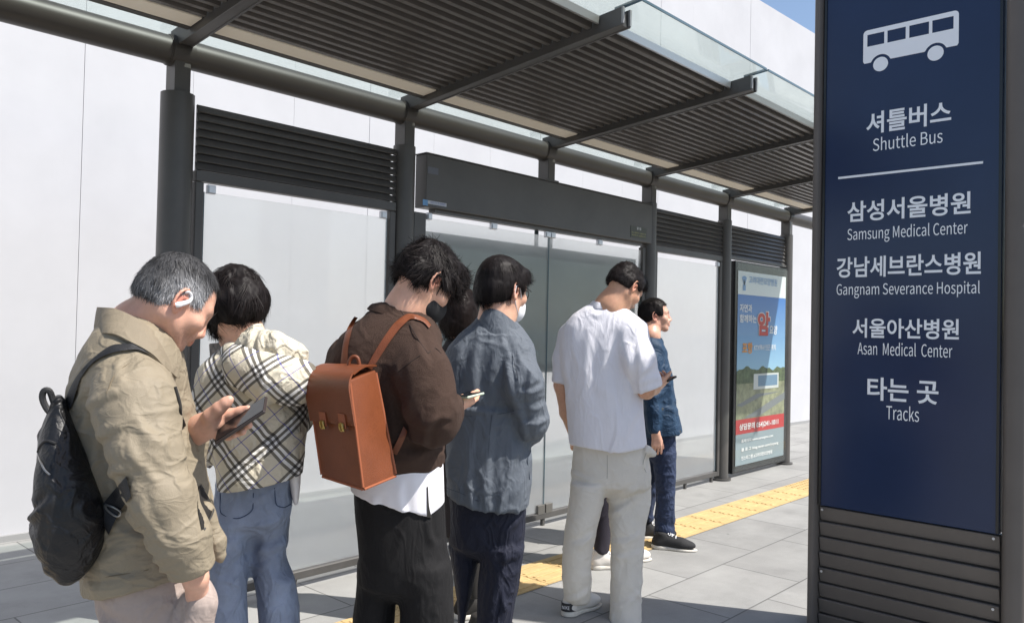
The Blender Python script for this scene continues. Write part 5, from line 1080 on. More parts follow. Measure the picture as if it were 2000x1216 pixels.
S = Solid(); H.ell(S, (0, 0.048, -0.058), (0.067, 0.074, 0.062)); H.ell(S, (0, 0.100, -0.030), (0.026, 0.026, 0.030), 0.03); S.box(H.p(0, -0.05, -0.03), (0.2, 0.058, 0.2), H.ax, 0.004, 0.006, '-'); S.box(H.p(0, 0.06, 0.06), (0.2, 0.2, 0.06), np.stack([H.ax[0], _n(H.ax[1] + 0.25 * H.ax[2]), _n(H.ax[2] - 0.25 * H.ax[1])]), 0.004, 0.006, '-')
M_bmask = material('black_mask_cloth', srgb(26, 26, 28), 0.85, bump=0.2, bscale=500); fm = f.mesh('face_mask', S, 0.0035, M_bmask)
for t in (1, -1):
    g = MB(); g.path([f.W(H.p(t * a, b, c)[None])[0] for a, b, c in ((.079, .006, .034), (.075, .018, .016), (.070, .028, -.010), (.064, .036, -.028))], 0.0016, 6); g.path([f.W(H.p(t * a, b, c)[None])[0] for a, b, c in ((.085, -.012, .026), (.083, -.016, -.006), (.074, -.004, -.040), (.056, .026, -.078))], 0.0016, 6); g.build('ear_loop', M_bmask, fm, True)
S = Solid(); f.stack(S, [(860, 690, 866, .15, .05), (940, 684, 868, .16, .05), (1030, 682, 872, .16, .05)], 2.4, 0.03, 0.006)
pa, pb_, pc = f.L(684, 974, -.1), f.L(836, 1012, -.1), f.L(872, 992, -.1)
S.op('c', lambda x, y, z: np.where(x < pb_[0], (pa[2] + (pb_[2] - pa[2]) * (x - pa[0]) / (pb_[0] - pa[0])), (pb_[2] + (pc[2] - pb_[2]) * (x - pb_[0]) / (pc[0] - pb_[0]))) - z + 0 * y, pa, pa, 0.003)
ts = f.mesh('t_shirt', S, 0.005, M_wtee, disp=folds((8, 8, 3, .004, True, 0.5), (16, 16, 6, .002, True, 0.5), creases=[(740, 960, 750, 1010, .005, 10), (790, 930, 800, 1000, .005, 9)], fig=f))
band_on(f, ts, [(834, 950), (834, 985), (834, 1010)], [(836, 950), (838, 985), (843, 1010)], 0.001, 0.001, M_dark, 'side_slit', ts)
J = Solid()
f.chain(J, [(826, 730, -.12, 50), (842, 800, -.15, 50), (850, 824, -.12, 46), (872, 808, -.01, 35), (886, 791, .055, 24)], 0.03)
f.stack(J, [(592, 735, 800, .07, .05), (610, 716, 826, .10, .05), (635, 688, 846, .14, .05), (665, 660, 858, .17, .05), (710, 642, 866, .185, .05), (770, 640, 868, .19, .05), (830, 652, 866, .19, .05), (880, 668, 870, .18, .05), (915, 684, 868, .16, .05), (940, 690, 862, .155, .05)], 2.3, 0.014)
f.chain(J, [(810, 668, -.03, 50), (826, 735, -.12, 49)], 0.06)
f.chain(J, [(677, 702, .14, 42), (665, 780, .20, 44), (720, 850, .28, 38)], 0.04); f.hem(J, (690, 938), (868, 910))
cr = [(850, 740, 800, 800, .007, 12), (868, 790, 838, 862, .006, 9), (890, 800, 845, 815, .007, 8), (800, 830, 850, 850, .008, 10), (800, 880, 860, 860, .008, 10), (780, 700, 790, 850, .006, 12), (820, 640, 850, 700, .005, 8)]
jk = f.mesh('sweater', J, 0.0056, M_brown, disp=folds((5, 5, 6, .008, True, 0.8), (12, 12, 10, .003, True, 0.6), creases=cr, fig=f))
M_sb = material('brown_seam', srgb(40, 29, 24), 0.9)
for pts in ([(779, 600), (800, 634), (820, 668), (836, 690)], [(836, 690), (850, 680), (862, 690)], [(760, 740), (780, 724), (800, 708), (820, 694)]): lace_path(f, jk, pts, 0.0014, 'sewn_seam', M_sb, jk, 0.0003, 6)
band(f, [(738, 610, .15), (718, 604, .06), (745, 612, -.05), (800, 630, -.05), (824, 640, .02)], [(747, 590, .14), (728, 594, .06), (752, 595, -.035), (800, 612, -.035), (820, 624, .02)], 0.006, M_brown, 'collar', jk)
T = Solid(); f.hips(T, [(960, 692, 868, .14, .05), (1010, 694, 872, .145, .05), (1060, 698, 876, .145, .05), (1130, 700, 882, .135, .05)])
f.stack(T, [(1090, 698, 778, .10, .08), (1150, 694, 776, .10, .08), (1216, 689, 772, .10, .08), (1350, 690, 768, .10, .08), (1530, 695, 765, .09, .08)], 2.2, 0.025); f.stack(T, [(1090, 776, 880, .11, .02), (1150, 778, 886, .11, .02), (1216, 780, 888, .11, .02), (1350, 785, 880, .10, .02), (1550, 792, 868, .09, .02)], 2.2, 0.025)
jn = f.mesh('trousers', T, 0.007, M_blackcl, disp=folds((6, 6, 4, .004, True, 0.5), (16, 16, 8, .0016, True, .5), creases=[(840, 1000, 848, 1050, .010, 7)], fig=f))
shoe(f, f.G(740, .08), 0.8, M_dark, M_soleW); shoe(f, f.G(830, .02), 0.6, M_dark, M_soleW)
# pale green phone in his hands
phone('pale green smartphone held by the man in the brown sweater', [(893, 770, .10), (902, 776, .03), (935, 767, .09), (927, 762, .16)], f, 0.008, M_mint)
# orange satchel backpack
sat = empty('backpack', tuple(P(690, 960, 2.3)), 'orange leather satchel backpack with brass clasps on the brown sweater', 'backpack')
B0, B1, B2 = P(710, 957, 2.17), P(628, 931, 2.31), P(775, 930, 2.30); T0, T1, T2 = P(683, 742, 2.19), P(600, 738, 2.33), P(734, 722, 2.33)
B3 = B1 + B2 - B0; T3 = T1 + T2 - T0
def hexa(c, nx=10, ny=10, nz=12, bulge=0.01):
    """rounded trapezoid box from its eight corners (b0..b3, t0..t3): 0 near, 1 along the front, 2 along the side"""
    pts = {}; V = []; F = []
    def fn(a, b, t):
        bt = (c[0] * (1 - a) * (1 - b) + c[1] * a * (1 - b) + c[2] * (1 - a) * b + c[3] * a * b); tp = (c[4] * (1 - a) * (1 - b) + c[5] * a * (1 - b) + c[6] * (1 - a) * b + c[7] * a * b); return bt * (1 - t) + tp * t
    bm = bmesh.new(); cs = [bm.verts.new(p) for p in c]
    for q in ((0, 1, 3, 2), (4, 6, 7, 5), (0, 4, 5, 1), (2, 3, 7, 6), (0, 2, 6, 4), (1, 5, 7, 3)): bm.faces.new([cs[i] for i in q])
    bmesh.ops.bevel(bm, geom=bm.edges[:], offset=bulge, segments=3, profile=0.6, affect='EDGES'); bmesh.ops.recalc_face_normals(bm, faces=bm.faces[:])
    V = [tuple(v.co) for v in bm.verts]; bm.verts.index_update(); F = [tuple(v.index for v in fc.verts) for fc in bm.faces]; bm.free(); return V, F
V, F = hexa([B0, B1, B2, B3, T0, T1, T2, T3], bulge=0.006); bo = mk('bag_body', V, F, M_orange, sat, True); bo.data.set_sharp_from_angle(angle=math.radians(35))
fw, fs, fh = _n(B1 - B0), _n(B2 - B0), _n(T0 - B0); nf = -_n(fs - fw * (fs @ fw)); ns = _n(np.cross(fw, fh)); ns = nf
# flap: rolls from the back edge over the top and down the front
def flap():
    lenf = 0.115; th = 0.005; prof = []
    out = []
    for e, (t_, b_) in enumerate(((T0 - fw * 0.006, B0 - fw * 0.006), (T1 + fw * 0.006, B1 + fw * 0.006))):
        bk_ = t_ + (T2 - T0) * 1.0; up = _n(t_ - b_); outw = -_n(T2 - T0); pr = []
        for s_ in np.linspace(0, 1, 7): pr.append(bk_ + (t_ - bk_) * s_ * 0.88 + up * (0.010 + 0.010 * math.sin(math.pi * s_)))
        c0 = t_ - outw * 0.032 + up * (-0.026)
        for a in np.linspace(80, 0, 6): pr.append(c0 + outw * 0.042 * math.cos(math.radians(a)) + up * 0.043 * math.sin(math.radians(a)))
        for s_ in np.linspace(0.15, 1, 6): pr.append(c0 + outw * 0.042 - up * (lenf - 0.018) * s_ + outw * (-0.006) * s_)
        out.append(pr)
    a, b = np.array(out[0]), np.array(out[1]); n = len(a); V = []
    nw = _n(B1 - B0)
    for i in range(n):
        tn = a[min(i + 1, n - 1)] - a[max(i - 1, 0)]; nn = _n(np.cross(tn, nw)); nn = nn if nn @ (a[i] - (B0 + B3 + T0 + T3) / 4) > 0 else -nn
        V += [a[i], b[i], b[i] + nn * th, a[i] + nn * th]
    F = [(i * 4 + j, i * 4 + (j + 1) % 4, i * 4 + 4 + (j + 1) % 4, i * 4 + 4 + j) for i in range(n - 1) for j in range(4)] + [(3, 2, 1, 0), tuple((n - 1) * 4 + j for j in range(4))]
    o = mk('flap', V, F, M_orange, sat, True); o.data.set_sharp_from_angle(angle=math.radians(40)); return out
fl = flap(); e0, e1 = np.array(fl[0][-1]), np.array(fl[1][-1]); outw = -_n(T2 - T0); upv = _n(T0 - B0)
for t in (0.25, 0.68):
    c = e0 + (e1 - e0) * t; g = MB(); g.box(c + outw * 0.008 + upv * 0.012, (0.016, 0.004, 0.020), np.stack([fw, outw, upv]), 0.002); tab = g.build('clasp_tab', M_orange_in, sat)
    g = MB(); g.box(c + outw * 0.013 - upv * 0.004, (0.010, 0.004, 0.012), np.stack([fw, outw, upv]), 0.002); g.path([c + outw * 0.018 + upv * z + fw * x for x, z in ((-.007, .006), (-.009, -.006), (0, -.014), (.009, -.006), (.007, .006))], 0.0022, 8); g.build('clasp', M_brass, tab, True)
for q_, (p0, p1) in enumerate(((B0, T0), (B1, T1), (B0, B1), (B0, B2), (B2, T2))):
    ctr_ = (B0 + B3 + T0 + T3) / 4; d0 = _n((p0 + p1) / 2 - ctr_) * 0.0; g = MB(); a_ = p0 + (p1 - p0) * 0.02; b_ = p1 - (p1 - p0) * 0.02
    g.tube(a_ + (ctr_ - a_) * 0.012, b_ + (ctr_ - b_) * 0.012, 0.0038, n=8); g.build('edge_piping', M_orange_in, sat, True)
wf = f
def arcpath(pts, w, th, name):
    pass
band_on(f, jk, [(664, 722), (667, 690), (673, 655), (684, 630), (692, 618)], [(679, 722), (679, 690), (684, 656), (692, 632), (699, 620)], .003, 0.005, M_orange, 'shoulder_strap', sat)
st = [(716, 716), (730, 690), (752, 655), (775, 626), (800, 612), (828, 620), (842, 634)]; st2 = [(726, 722), (744, 694), (765, 662), (786, 636), (805, 622), (826, 628), (838, 640)]
band_on(f, jk, st, st2, .003, 0.005, M_orange, 'shoulder_strap', sat)
band_on(f, jk, [(764, 884), (778, 855), (788, 832)], [(775, 888), (788, 862), (796, 842)], .003, 0.004, M_orange, 'lower_strap', sat)
g = MB(); g.path([P(u, v, d) for u, v, d in ((681, 726, 2.32), (682, 706, 2.32), (690, 696, 2.32), (699, 700, 2.32), (703, 720, 2.32))], 0.0055, 10); g.build('carry_handle', M_orange, sat, True)

# ---- man in the blue grey jacket
M_bgj = fabric('blue_grey_cotton', srgb(93, 99, 107), 0.7, 0.05, 0.3, 600, ck=0.27, cs=11, cst=(1.3, 1.3, .65))
f = Fig(965, 2.98, 'man in a blue grey jacket with glasses and a white face mask')
H = Head(f, (1009, 570), 47, 8, 0, 0.97, 1, -0.02)
hs = Solid(); hand(hs, f.L(1000, 795, .28), [.2, .7, .4], [-.3, 0, 1], [-1, 0, 0], 0.18)
body_mesh(f, H, [(962, 665, .05, 40), (970, 620, .02, 33)], [hs], [(955, 700, .05, 38), (955, 850, .05, 55), (950, 950, .05, 40)], SK2, 0.0036, 0.003)
head_hair(f, H, HB, 0.012, 0.075, 0.055, 0.016, -0.058, -0.014, rough=0.6, n=8000, length=0.045, lift=0.003, h=0.004, width=0.0017, clump=0.25, grav=0.35, jit=0.08, seed=8, extra=(((0, 0.070, 0.090), (0.060, 0.035, 0.030)), ((0.050, 0.055, 0.070), (0.030, 0.035, 0.030)), ((0, -0.095, -0.01), (0.055, 0.02, 0.05))))
M_wm = material('white_mask_cloth', srgb(228, 228, 230), 0.8, bump=0.15, bscale=500)
S = Solid(); H.ell(S, (0, 0.055, -0.060), (0.060, 0.064, 0.056)); H.ell(S, (0, 0.100, -0.030), (0.026, 0.024, 0.030), 0.03); S.box(H.p(0, -0.04, -0.03), (0.2, 0.085, 0.2), H.ax, 0.004, 0.006, '-'); S.box(H.p(0, 0.06, 0.06), (0.2, 0.2, 0.06), np.stack([H.ax[0], _n(H.ax[1] + 0.25 * H.ax[2]), _n(H.ax[2] - 0.25 * H.ax[1])]), 0.004, 0.006, '-')
fm = f.mesh('face_mask', S, 0.0035, M_wm); 
for t in (1, -1):
    g = MB(); g.path([f.W(H.p(t * a, b, c)[None])[0] for a, b, c in ((.081, .004, .032), (.077, .022, .012), (.068, .042, -.016), (.058, .056, -.030))], 0.0018, 6); g.path([f.W(H.p(t * a, b, c)[None])[0] for a, b, c in ((.088, -.014, .022), (.086, -.016, -.010), (.076, .004, -.040), (.058, .045, -.075))], 0.0018, 6); g.build('ear_loop', M_wm, fm, True)
M_gl = material('glasses_frame', srgb(30, 30, 34), 0.3, 0.4); g = MB()
for t in (1, -1):
    g.path([f.W(H.p(t * a, b, c)[None])[0] for a, b, c in ((.088, -.012, .016), (.084, .010, .030), (.078, .060, .024), (.064, .098, .020))], 0.0018, 6); rp = [f.W(H.p(t * (.034 + .024 * math.cos(q)), .108 - .012 * abs(math.cos(q)) - .004, .008 + .017 * math.sin(q))[None])[0] for q in np.linspace(0, 2 * math.pi, 20)]; g.path(rp, 0.0015, 6)
g.path([f.W(H.p(a, .110, .014)[None])[0] for a in (-.011, 0, .011)], 0.0015, 6); g.build('eyeglasses', M_gl, f.root, True)
J = Solid()
f.chain(J, [(1018, 750, -.09, 38), (1036, 818, -.05, 34), (1030, 836, .04, 30), (1012, 815, .16, 24), (1002, 798, .26, 19)], 0.035)
f.stack(J, [(612, 936, 990, .07, .05), (630, 922, 1012, .10, .05), (655, 892, 1030, .13, .05), (685, 872, 1040, .15, .05), (730, 866, 1040, .16, .05), (790, 868, 1036, .16, .05), (840, 870, 1034, .16, .05), (880, 871, 1036, .165, .05), (930, 872, 1038, .17, .05), (1000, 872, 1032, .16, .05)], 2.4, 0.014)
f.chain(J, [(1003, 698, -.02, 40), (1018, 750, -.09, 37)], 0.06)
f.chain(J, [(897, 710, .12, 36), (890, 790, .16, 34), (910, 840, .26, 28)], 0.04); f.hem(J, (930, 986), (1032, 992)); f.hem(J, (868, 962), (950, 992))
cr = [(1010, 690, 1050, 740, .006, 7), (1015, 760, 1058, 750, .007, 6), (1020, 790, 1062, 785, .007, 6), (1025, 820, 1066, 812, .007, 6), (990, 700, 1012, 800, .009, 8), (905, 670, 890, 760, .006, 9), (935, 660, 930, 760, .005, 9), (975, 670, 960, 780, .006, 10), (880, 790, 1025, 800, .006, 6), (960, 820, 955, 980, .006, 8), (920, 850, 925, 980, .006, 7), (1000, 960, 1035, 880, .007, 9), (1010, 730, 1030, 860, .006, 6), (980, 650, 1000, 700, .005, 6)]
jk = f.mesh('jacket', J, 0.006, M_bgj, disp=folds((9, 9, 4, .0050, True, 0.8), (18, 18, 12, .0028, True, 0.7), (42, 42, 36, .0010, True, 0.5), creases=cr, fig=f))
band(f, [(955, 650, .15), (930, 640, .07), (938, 646, -.04), (975, 660, -.075), (1012, 672, -.04), (1030, 672, .05)], [(965, 600, .13), (942, 598, .06), (948, 600, -.02), (972, 606, -.045), (1000, 626, -.035), (1026, 650, .04)], 0.008, M_bgj, 'collar', jk)
M_sg = material('grey_stitching', srgb(66, 72, 82), 0.8)
for pts in ([(962, 800), (955, 870), (951, 985)], [(872, 806), (920, 812), (975, 808), (1020, 798)], [(1000, 690), (1012, 740), (1012, 800)], [(872, 952), (900, 962), (935, 978), (1028, 982)], [(908, 664), (900, 720), (896, 780)]): lace_path(f, jk, pts, 0.0012, 'stitched_seam', M_sg, jk, 0.0004, 6)
lace_path(f, jk, [(1036, 880), (1030, 900), (1034, 935)], 0.003, 'pocket_edge', material('jacket_pocket_seam', srgb(60, 68, 80), 0.8), jk, 0.001)  # thin darker cord along the pocket edge
T = Solid(); f.hips(T, [(950, 876, 1030, .12, .06), (1000, 878, 1030, .125, .06), (1030, 878, 1028, .12, .06), (1060, 880, 1024, .11, .06)])
f.stack(T, [(1060, 876, 942, .09, .12), (1094, 880, 937, .09, .12), (1150, 888, 925, .08, .12), (1216, 892, 910, .075, .12), (1330, 893, 930, .07, .12), (1400, 893, 932, .07, .12)], 2.1, 0.02); f.stack(T, [(1060, 936, 1026, .10, .03), (1100, 935, 1020, .095, .03), (1150, 932, 1011, .09, .03), (1216, 931, 998, .085, .03), (1330, 930, 985, .08, .03), (1405, 930, 982, .08, .03)], 2.1, 0.02)
f.mesh('trousers', T, 0.0062, M_navy, disp=folds((7, 7, 3.5, .007, True, 0.6), (16, 16, 9, .003, True, .5), creases=[(1000, 1060, 960, 1180, .008, 8), (1010, 1010, 980, 1060, .006, 8), (1008, 1080, 970, 1090, .006, 8)], fig=f))
shoe(f, f.G(905, .12), 0.9, M_dark, M_soleW); shoe(f, f.G(955, .03), 0.7, M_dark, M_soleW)

# ---- woman half hidden behind him
f = Fig(900, 4.0, 'dark haired woman half hidden between the brown sweater and the blue grey jacket')
H = Head(f, (925, 612), 70, 8, 0, 0.98, 1, 0)
body_mesh(f, H, [(905, 690, .04, 30), (905, 650, .02, 24)], [], [(905, 700, .05, 30), (905, 850, .05, 45), (905, 950, .05, 30)], SK2, 0.005)
S = Solid(); H.ell(S, (0, -0.015, 0.045), (0.090, 0.108, 0.100)); H.ell(S, (0, -0.05, -0.03), (0.092, 0.07, 0.10), 0.05); H.ell(S, (0.06, 0.0, -0.02), (0.034, 0.05, 0.10), 0.03); H.ell(S, (-0.06, 0.0, -0.02), (0.034, 0.05, 0.10), 0.03)
hair(f, H, S, 0.006, HBR, 3000, 0.06, 0.004, width=0.0022, clump=0.5, grav=0.8, jit=0.15, seed=11)
M_coat = fabric('dark_coat_cloth', srgb(40, 36, 38), 0.8); M_bcoat = fabric('brown_coat_lining', srgb(92, 66, 54), 0.85)
J = Solid(); f.stack(J, [(648, 888, 925, .07, .05), (668, 868, 945, .11, .05), (700, 858, 952, .13, .05), (780, 856, 955, .14, .05), (880, 856, 956, .15, .05), (1040, 860, 950, .16, .05)], 2.4, 0.04); f.chain(J, [(868, 700, .03, 20), (862, 780, .03, 18), (866, 850, -.03, 15)], 0.03)
f.mesh('coat', J, 0.009, M_coat, disp=folds((8, 8, 5, .005, True, .5)))
T = Solid(); f.stack(T, [(1000, 868, 905, .07, .07), (1172, 892, 916, .06, .10)], 2.1, .02); f.stack(T, [(1000, 900, 945, .07, .05), (1165, 915, 937, .06, .05)], 2.1, .02); f.mesh('trousers', T, 0.009, M_dark)
shoe(f, f.G(926, -.16), 0.2, M_dark, M_soleW, 0.25); shoe(f, f.G(900, .1), 0.3, M_dark, M_soleW, 0.25)

# ---- man in the white t-shirt
f = Fig(1180, 4.13, 'tall man in a white t-shirt and pale grey trousers with his head bowed')
H = Head(f, (1240, 562), 38, 42, 0, 1.0, 1, -0.02)
M_tee = fabric('white_cotton', srgb(222, 220, 226), 0.85, 0.02, 0.2, 800, ck=0.22, cs=8, cst=(1.4, 1.4, .45)); M_pg = fabric('pale_grey_twill', srgb(210, 204, 194), 0.8, 0.03, 0.3, 600, ck=0.2, cs=8)
hs = Solid(); f.chain(hs, [(1245, 705, -.08, 17), (1262, 762, -.06, 16), (1276, 757, .02, 13), (1286, 750, .08, 11)], 0.02); hand(hs, f.L(1284, 752, .06), [.5, .85, .05], [-.5, .2, .8], [-.2, .2, 1], 0.175, (0.75, 0.8, 0.85, 0.9), (.75, .5, .3))
hl = Solid(); f.chain(hl, [(1100, 700, .11, 14), (1097, 752, .12, 15), (1107, 805, .14, 14), (1122, 850, .22, 11)], 0.02); hand(hl, f.L(1124, 858, .24), [.3, .3, -1], [.6, .5, 0], [.3, .9, 0], 0.185)
body_mesh(f, H, [(1180, 640, .05, 36), (1192, 598, .03, 29)], [hs, hl], [(1182, 660, .05, 24), (1185, 780, .05, 28)], SK3, 0.004, 0.0034)
head_hair(f, H, HB, 0.008, 0.080, 0.050, 0.018, -0.028, -0.014, n=5500, length=0.022, lift=0.007, h=0.0042, width=0.0018, clump=0.5, grav=0.2, jit=0.4, seed=14, extra=(((0, 0.055, 0.105), (0.058, 0.045, 0.028)), ((0, 0.092, 0.085), (0.05, 0.02, 0.025))), shade=lambda q, r: np.clip(r * 0.9 + 0.35 * np.clip((0.05 - q[:, 2]) / 0.03, 0, 1) * np.clip((q[:, 1] - 0.01) / 0.02, 0, 1), 0, 1))
J = Solid()
f.chain(J, [(1246, 700, -.085, 30), (1262, 745, -.075, 27), (1272, 775, -.07, 27)], 0.03)
a = f.L(1266, 757, -.07); b = f.L(1246, 690, -.07); dv = _n(f.L(1290, 830, -.07) - f.L(1262, 745, -.07)); J.box(a + dv * 0.075, (0.14, 0.14, 0.068), np.stack([_n(np.cross(dv, [0, 1, 0])), np.array([0, 1.0, 0]), dv]), 0.004, 0.004, '-')
f.chain(J, [(1115, 655, .10, 27), (1102, 700, .11, 22), (1096, 750, .12, 20)], 0.03); a = f.L(1093, 744, .12); J.box(a - np.array([0, 0, 0.09]), (0.10, 0.12, 0.085), None, 0.004, 0.004, '-')
f.stack(J, [(588, 1158, 1206, .05, .05), (600, 1138, 1224, .085, .05), (620, 1112, 1246, .115, .05), (645, 1096, 1260, .135, .05), (680, 1092, 1262, .145, .05), (740, 1102, 1256, .145, .05), (800, 1107, 1256, .14, .05), (850, 1111, 1260, .14, .05), (890, 1114, 1265, .14, .05)], 2.5, 0.012)
f.chain(J, [(1234, 652, -.03, 31), (1246, 702, -.085, 29.5)], 0.05)
f.hem(J, (1113, 869), (1200, 880)); f.hem(J, (1195, 881), (1266, 869))
cr = [(1219, 672, 1228, 770, .010, 7), (1104, 690, 1108, 780, .006, 6), (1150, 640, 1140, 780, .005, 10), (1180, 660, 1190, 820, .005, 12), (1215, 640, 1212, 700, .005, 8), (1240, 800, 1215, 860, .005, 8), (1280, 735, 1240, 745, .004, 6)]
jk = f.mesh('t_shirt', J, 0.0066, M_tee, disp=folds((6, 6, 2, .006, True, 0.5), (14, 14, 4, .002, True, 0.5), creases=cr, fig=f))
band(f, [(1165, 606, .14), (1148, 600, .06), (1165, 602, -.03), (1195, 606, -.04), (1214, 612, .02)], [(1172, 588, .13), (1158, 588, .06), (1168, 590, -.02), (1192, 594, -.03), (1208, 600, .02)], 0.006, M_tee, 'neck_rib', jk)
T = Solid(); f.hips(T, [(860, 1120, 1262, .11, .06), (890, 1118, 1268, .115, .06), (930, 1116, 1271, .115, .06), (945, 1115, 1270, .11, .06)])
f.stack(T, [(940, 1115, 1190, .10, .04), (964, 1113, 1184, .10, .04), (1000, 1108, 1174, .10, .04), (1050, 1101, 1162, .095, .04), (1100, 1097, 1156, .09, .04), (1150, 1099, 1154, .08, .04), (1164, 1101, 1153, .075, .045), (1175, 1103, 1152, .07, .055)], 2.1, 0.018); f.stack(T, [(940, 1184, 1270, .10, .10), (964, 1185, 1270, .10, .10), (1020, 1190, 1263, .10, .08), (1080, 1193, 1258, .095, .06), (1150, 1192, 1252, .09, .03), (1190, 1191, 1252, .09, .0), (1226, 1191, 1253, .09, -.03)], 2.1, 0.018)
f.chain(T, [(1266, 880, -.02, 10), (1274, 885, .0, 8)], 0.02)
cr = [(1185, 985, 1240, 950, .010, 7), (1190, 1010, 1255, 960, .008, 7), (1120, 925, 1160, 935, .005, 6), (1200, 1060, 1250, 1040, .006, 6), (1205, 1085, 1250, 1075, .006, 6), (1120, 1060, 1155, 1040, .005, 6), (1105, 1170, 1150, 1150, .006, 6), (1200, 1180, 1245, 1150, .007, 6), (1225, 1050, 1200, 1120, .006, 7), (1262, 872, 1255, 912, .008, 5)]
tp = f.mesh('trousers', T, 0.0062, M_pg, disp=folds((6, 6, 3, .0055, True, 0.7), (18, 18, 9, .002, True, .6), creases=cr, fig=f))
M_sp = material('twill_stitching', srgb(150, 146, 138), 0.8)
for pts in ([(1186, 888), (1186, 925), (1184, 955)], [(1262, 884), (1256, 905), (1262, 922)]): lace_path(f, tp, pts, 0.0013, 'stitched_seam', M_sp, tp, 0.0004, 6)
M_sh = material('white_shoe_leather', srgb(214, 208, 200), 0.5, var=0.04, vscale=20, bump=0.2, bscale=300); M_navytab = material('black_heel_tab', srgb(28, 28, 34), 0.5)
sh = shoe(f, f.G(1112, .03), 0.78, M_sh, M_soleW, 0.29, M_white); shoe(f, f.G(1220, .0), 1.35, M_sh, M_soleW, 0.29, M_white)
hl_ = f.G(1112, .03); g = MB(); pts = []
fd = np.array([math.cos(.78), math.sin(.78), 0]); sd_ = np.array([-fd[1], fd[0], 0])
A_ = [hl_ + fd * (0.020 + 0.036 * (1 - math.cos(t))) * 1.0 - sd_ * 0.0 + np.array([0, 0, 0.05]) for t in (0,)]
def heelpt(t, z): return hl_ + fd * (0.0406 - (0.0485 - 0.1 * max(0, z - 0.05)) * math.cos(t)) + sd_ * (-(0.041 - 0.1 * max(0, z - 0.05)) * math.sin(t)) + np.array([0, 0, z])
V = []; F = []; ts_ = np.linspace(-1.2, 1.75, 14)
for t in ts_: V += [heelpt(t, 0.030), heelpt(t, 0.072)]
F = [(2 * i, 2 * i + 2, 2 * i + 3, 2 * i + 1) for i in range(len(ts_) - 1)]; tb = mk('heel_tab', f.W(np.array(V)), F, M_navytab, sh, True)
A_ = f.W(heelpt(-0.15, 0.052)[None])[0]; B_ = f.W(heelpt(0.85, 0.052)[None])[0]; x_ = _n(B_ - A_); nz = _n(np.cross(x_, [0, 0, 1])); put_text('NIKE', A_, B_, 0.017, M_white, tb, x_, nz * 0.0075, 0.0)
phone('black smartphone seen edge on in the hand of the man in the white t-shirt', [(1294, 742, .12), (1298, 745, .06), (1315, 736, .12), (1311, 733, .18)], f, 0.009, M_dark)

# ---- person hidden behind him, only trousers and shoes to be seen
f = Fig(1182, 5.0, 'person in dark trousers and white shoes hidden behind the man in the white t-shirt')
H = Head(f, (1196, 655), 60, 10, 0, 0.9, 1, 0)
body_mesh(f, H, [(1182, 715, .04, 22), (1184, 690, .02, 19)], [], [(1182, 720, .05, 22), (1182, 860, .05, 22)], SK2, 0.006)
S = Solid(); H.ell(S, (0, -0.015, 0.045), (0.088, 0.105, 0.096)); H.ell(S, (0, -0.05, -0.02), (0.085, 0.06, 0.08), 0.05); hair(f, H, S, 0.007, HB, 1500, 0.04, 0.004, grav=0.7)
J = Solid(); f.stack(J, [(685, 1170, 1196, .06, .05), (705, 1152, 1214, .10, .05), (760, 1146, 1220, .12, .05), (900, 1148, 1218, .13, .05)], 2.4, 0.04); f.mesh('jacket', J, 0.01, M_coat)
T = Solid(); f.stack(T, [(880, 1150, 1216, .11, .05), (940, 1152, 1212, .10, .05)], 2.3, .02); f.stack(T, [(920, 1152, 1196, .075, .03), (1000, 1158, 1196, .07, .02), (1078, 1160, 1190, .065, .0)], 2.1, .02); f.stack(T, [(920, 1180, 1214, .075, .12), (1000, 1192, 1218, .07, .14), (1070, 1196, 1218, .065, .14)], 2.1, .02)
f.mesh('trousers', T, 0.008, fabric('charcoal_trouser_cloth', srgb(46, 42, 50), 0.8), disp=folds((9, 9, 4, .004, True, .5)))
shoe(f, f.G(1160, .0), 0.15, M_sh, M_soleW, 0.27, M_white); shoe(f, f.G(1205, .14), 0.3, M_sh, M_soleW, 0.27, M_white)

# ---- man in the blue jacket at the head of the queue
M_bj = fabric('blue_shell_cloth', srgb(32, 57, 82), 0.6, 0.05, 0.25, 500, ck=0.34, cs=12); M_dj = fabric('navy_denim', srgb(46, 56, 80), 0.85, 0.14, 0.4, 500, ck=0.4, cs=12)
f = Fig(1285, 5.54, 'man in a blue jacket and navy trousers standing straight in black sneakers')
H = Head(f, (1281, 619), -2, -4, 0, 0.98, 1, -0.02)
hs = Solid(); f.chain(hs, [(1279, 836, -.145, 8), (1281, 846, -.145, 8.5)], 0.02); hand(hs, f.L(1281, 846, -.145), [.08, 0, -1], [0, 1, 0], [1, 0, 0], 0.17, (0.25, 0.35, 0.45, 0.5), (0.85, 0.35, 0.3))
body_mesh(f, H, [(1268, 685, .05, 20), (1271, 655, .0, 17)], [hs], [(1272, 700, .05, 22), (1280, 800, .05, 30), (1285, 840, .05, 20)], SK, 0.0045, 0.0038)
brows(f, H, HB); head_hair(f, H, HB, 0.008, 0.082, 0.055, 0.008, -0.045, -0.012, n=3500, length=0.028, lift=0.004, h=0.005, width=0.002, clump=0.4, seed=21)
J = Solid(); f.chain(J, [(1270, 705, -.10, 18), (1272, 770, -.135, 17), (1277, 832, -.145, 14)], 0.03); a = f.L(1278, 850, -.145); J.box(a - np.array([0, 0, 0.03]), (0.08, 0.08, 0.04), None, 0.004, 0.006, '-')
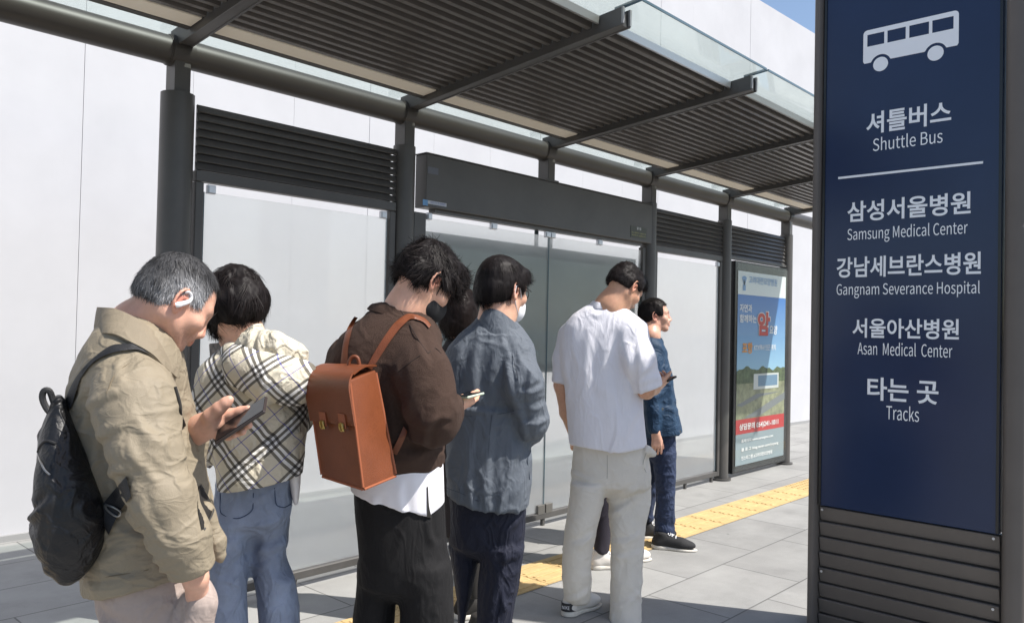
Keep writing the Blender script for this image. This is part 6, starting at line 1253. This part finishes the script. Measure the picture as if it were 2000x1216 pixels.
f.stack(J, [(656, 1256, 1290, .085, .02), (670, 1246, 1298, .12, .03), (700, 1240, 1307, .16, .03), (740, 1240, 1315, .18, .03), (796, 1244, 1323, .18, .03), (840, 1248, 1334, .18, .03), (858, 1250, 1334, .18, .03)], 2.3, 0.03); f.chain(J, [(1262, 663, .06, 8), (1262, 667, -.02, 9), (1271, 672, -.06, 9), (1285, 680, -.065, 9), (1297, 690, -.02, 8)], 0.03); f.hem(J, (1250, 853), (1336, 844))
jk = f.mesh('jacket', J, 0.0075, M_bj, disp=folds((10, 10, 6, .006, True, .6), (24, 24, 18, .003, True, .5), creases=[(1300, 700, 1312, 830, .007, 5), (1265, 770, 1290, 760, .006, 5), (1290, 790, 1330, 800, .005, 5)], fig=f))
g = MB(); c = [f.W(f.L(*p)[None])[0] for p in on(f, jk, [(1294, 798), (1328, 842)], .003)]
for p in c:
    g = MB(); g.tube(p - f.WD([0, .002, 0]), p + f.WD([0, .004, 0]), 0.008, n=12); g.build('snap_button', M_zip, jk)
T = Solid(); f.hips(T, [(840, 1256, 1320, .14, .04), (880, 1260, 1321, .14, .04), (890, 1262, 1320, .13, .04)]); f.stack(T, [(880, 1276, 1321, .09, -.02), (930, 1278, 1320, .085, -.02), (1000, 1279, 1317, .08, -.02), (1048, 1277, 1316, .075, -.02)], 2.1, .02); f.stack(T, [(880, 1258, 1300, .09, .16), (930, 1256, 1290, .085, .18), (990, 1252, 1278, .08, .2), (1018, 1252, 1277, .075, .2)], 2.1, .02)
f.mesh('trousers', T, 0.007, M_dj, disp=folds((10, 10, 8, .005, True, .6), (22, 22, 18, .003, True, .5), creases=[(1282, 970, 1316, 955, .008, 6), (1280, 1020, 1314, 1030, .006, 6)], fig=f))
M_bs = material('black_canvas', srgb(34, 34, 36), 0.8, bump=0.3, bscale=500)
shoe(f, f.G(1280, -.03), -0.25, M_bs, M_soleW, 0.30, M_white); shoe(f, f.G(1250, .2), 0.1, M_bs, M_soleW, 0.30, M_white)
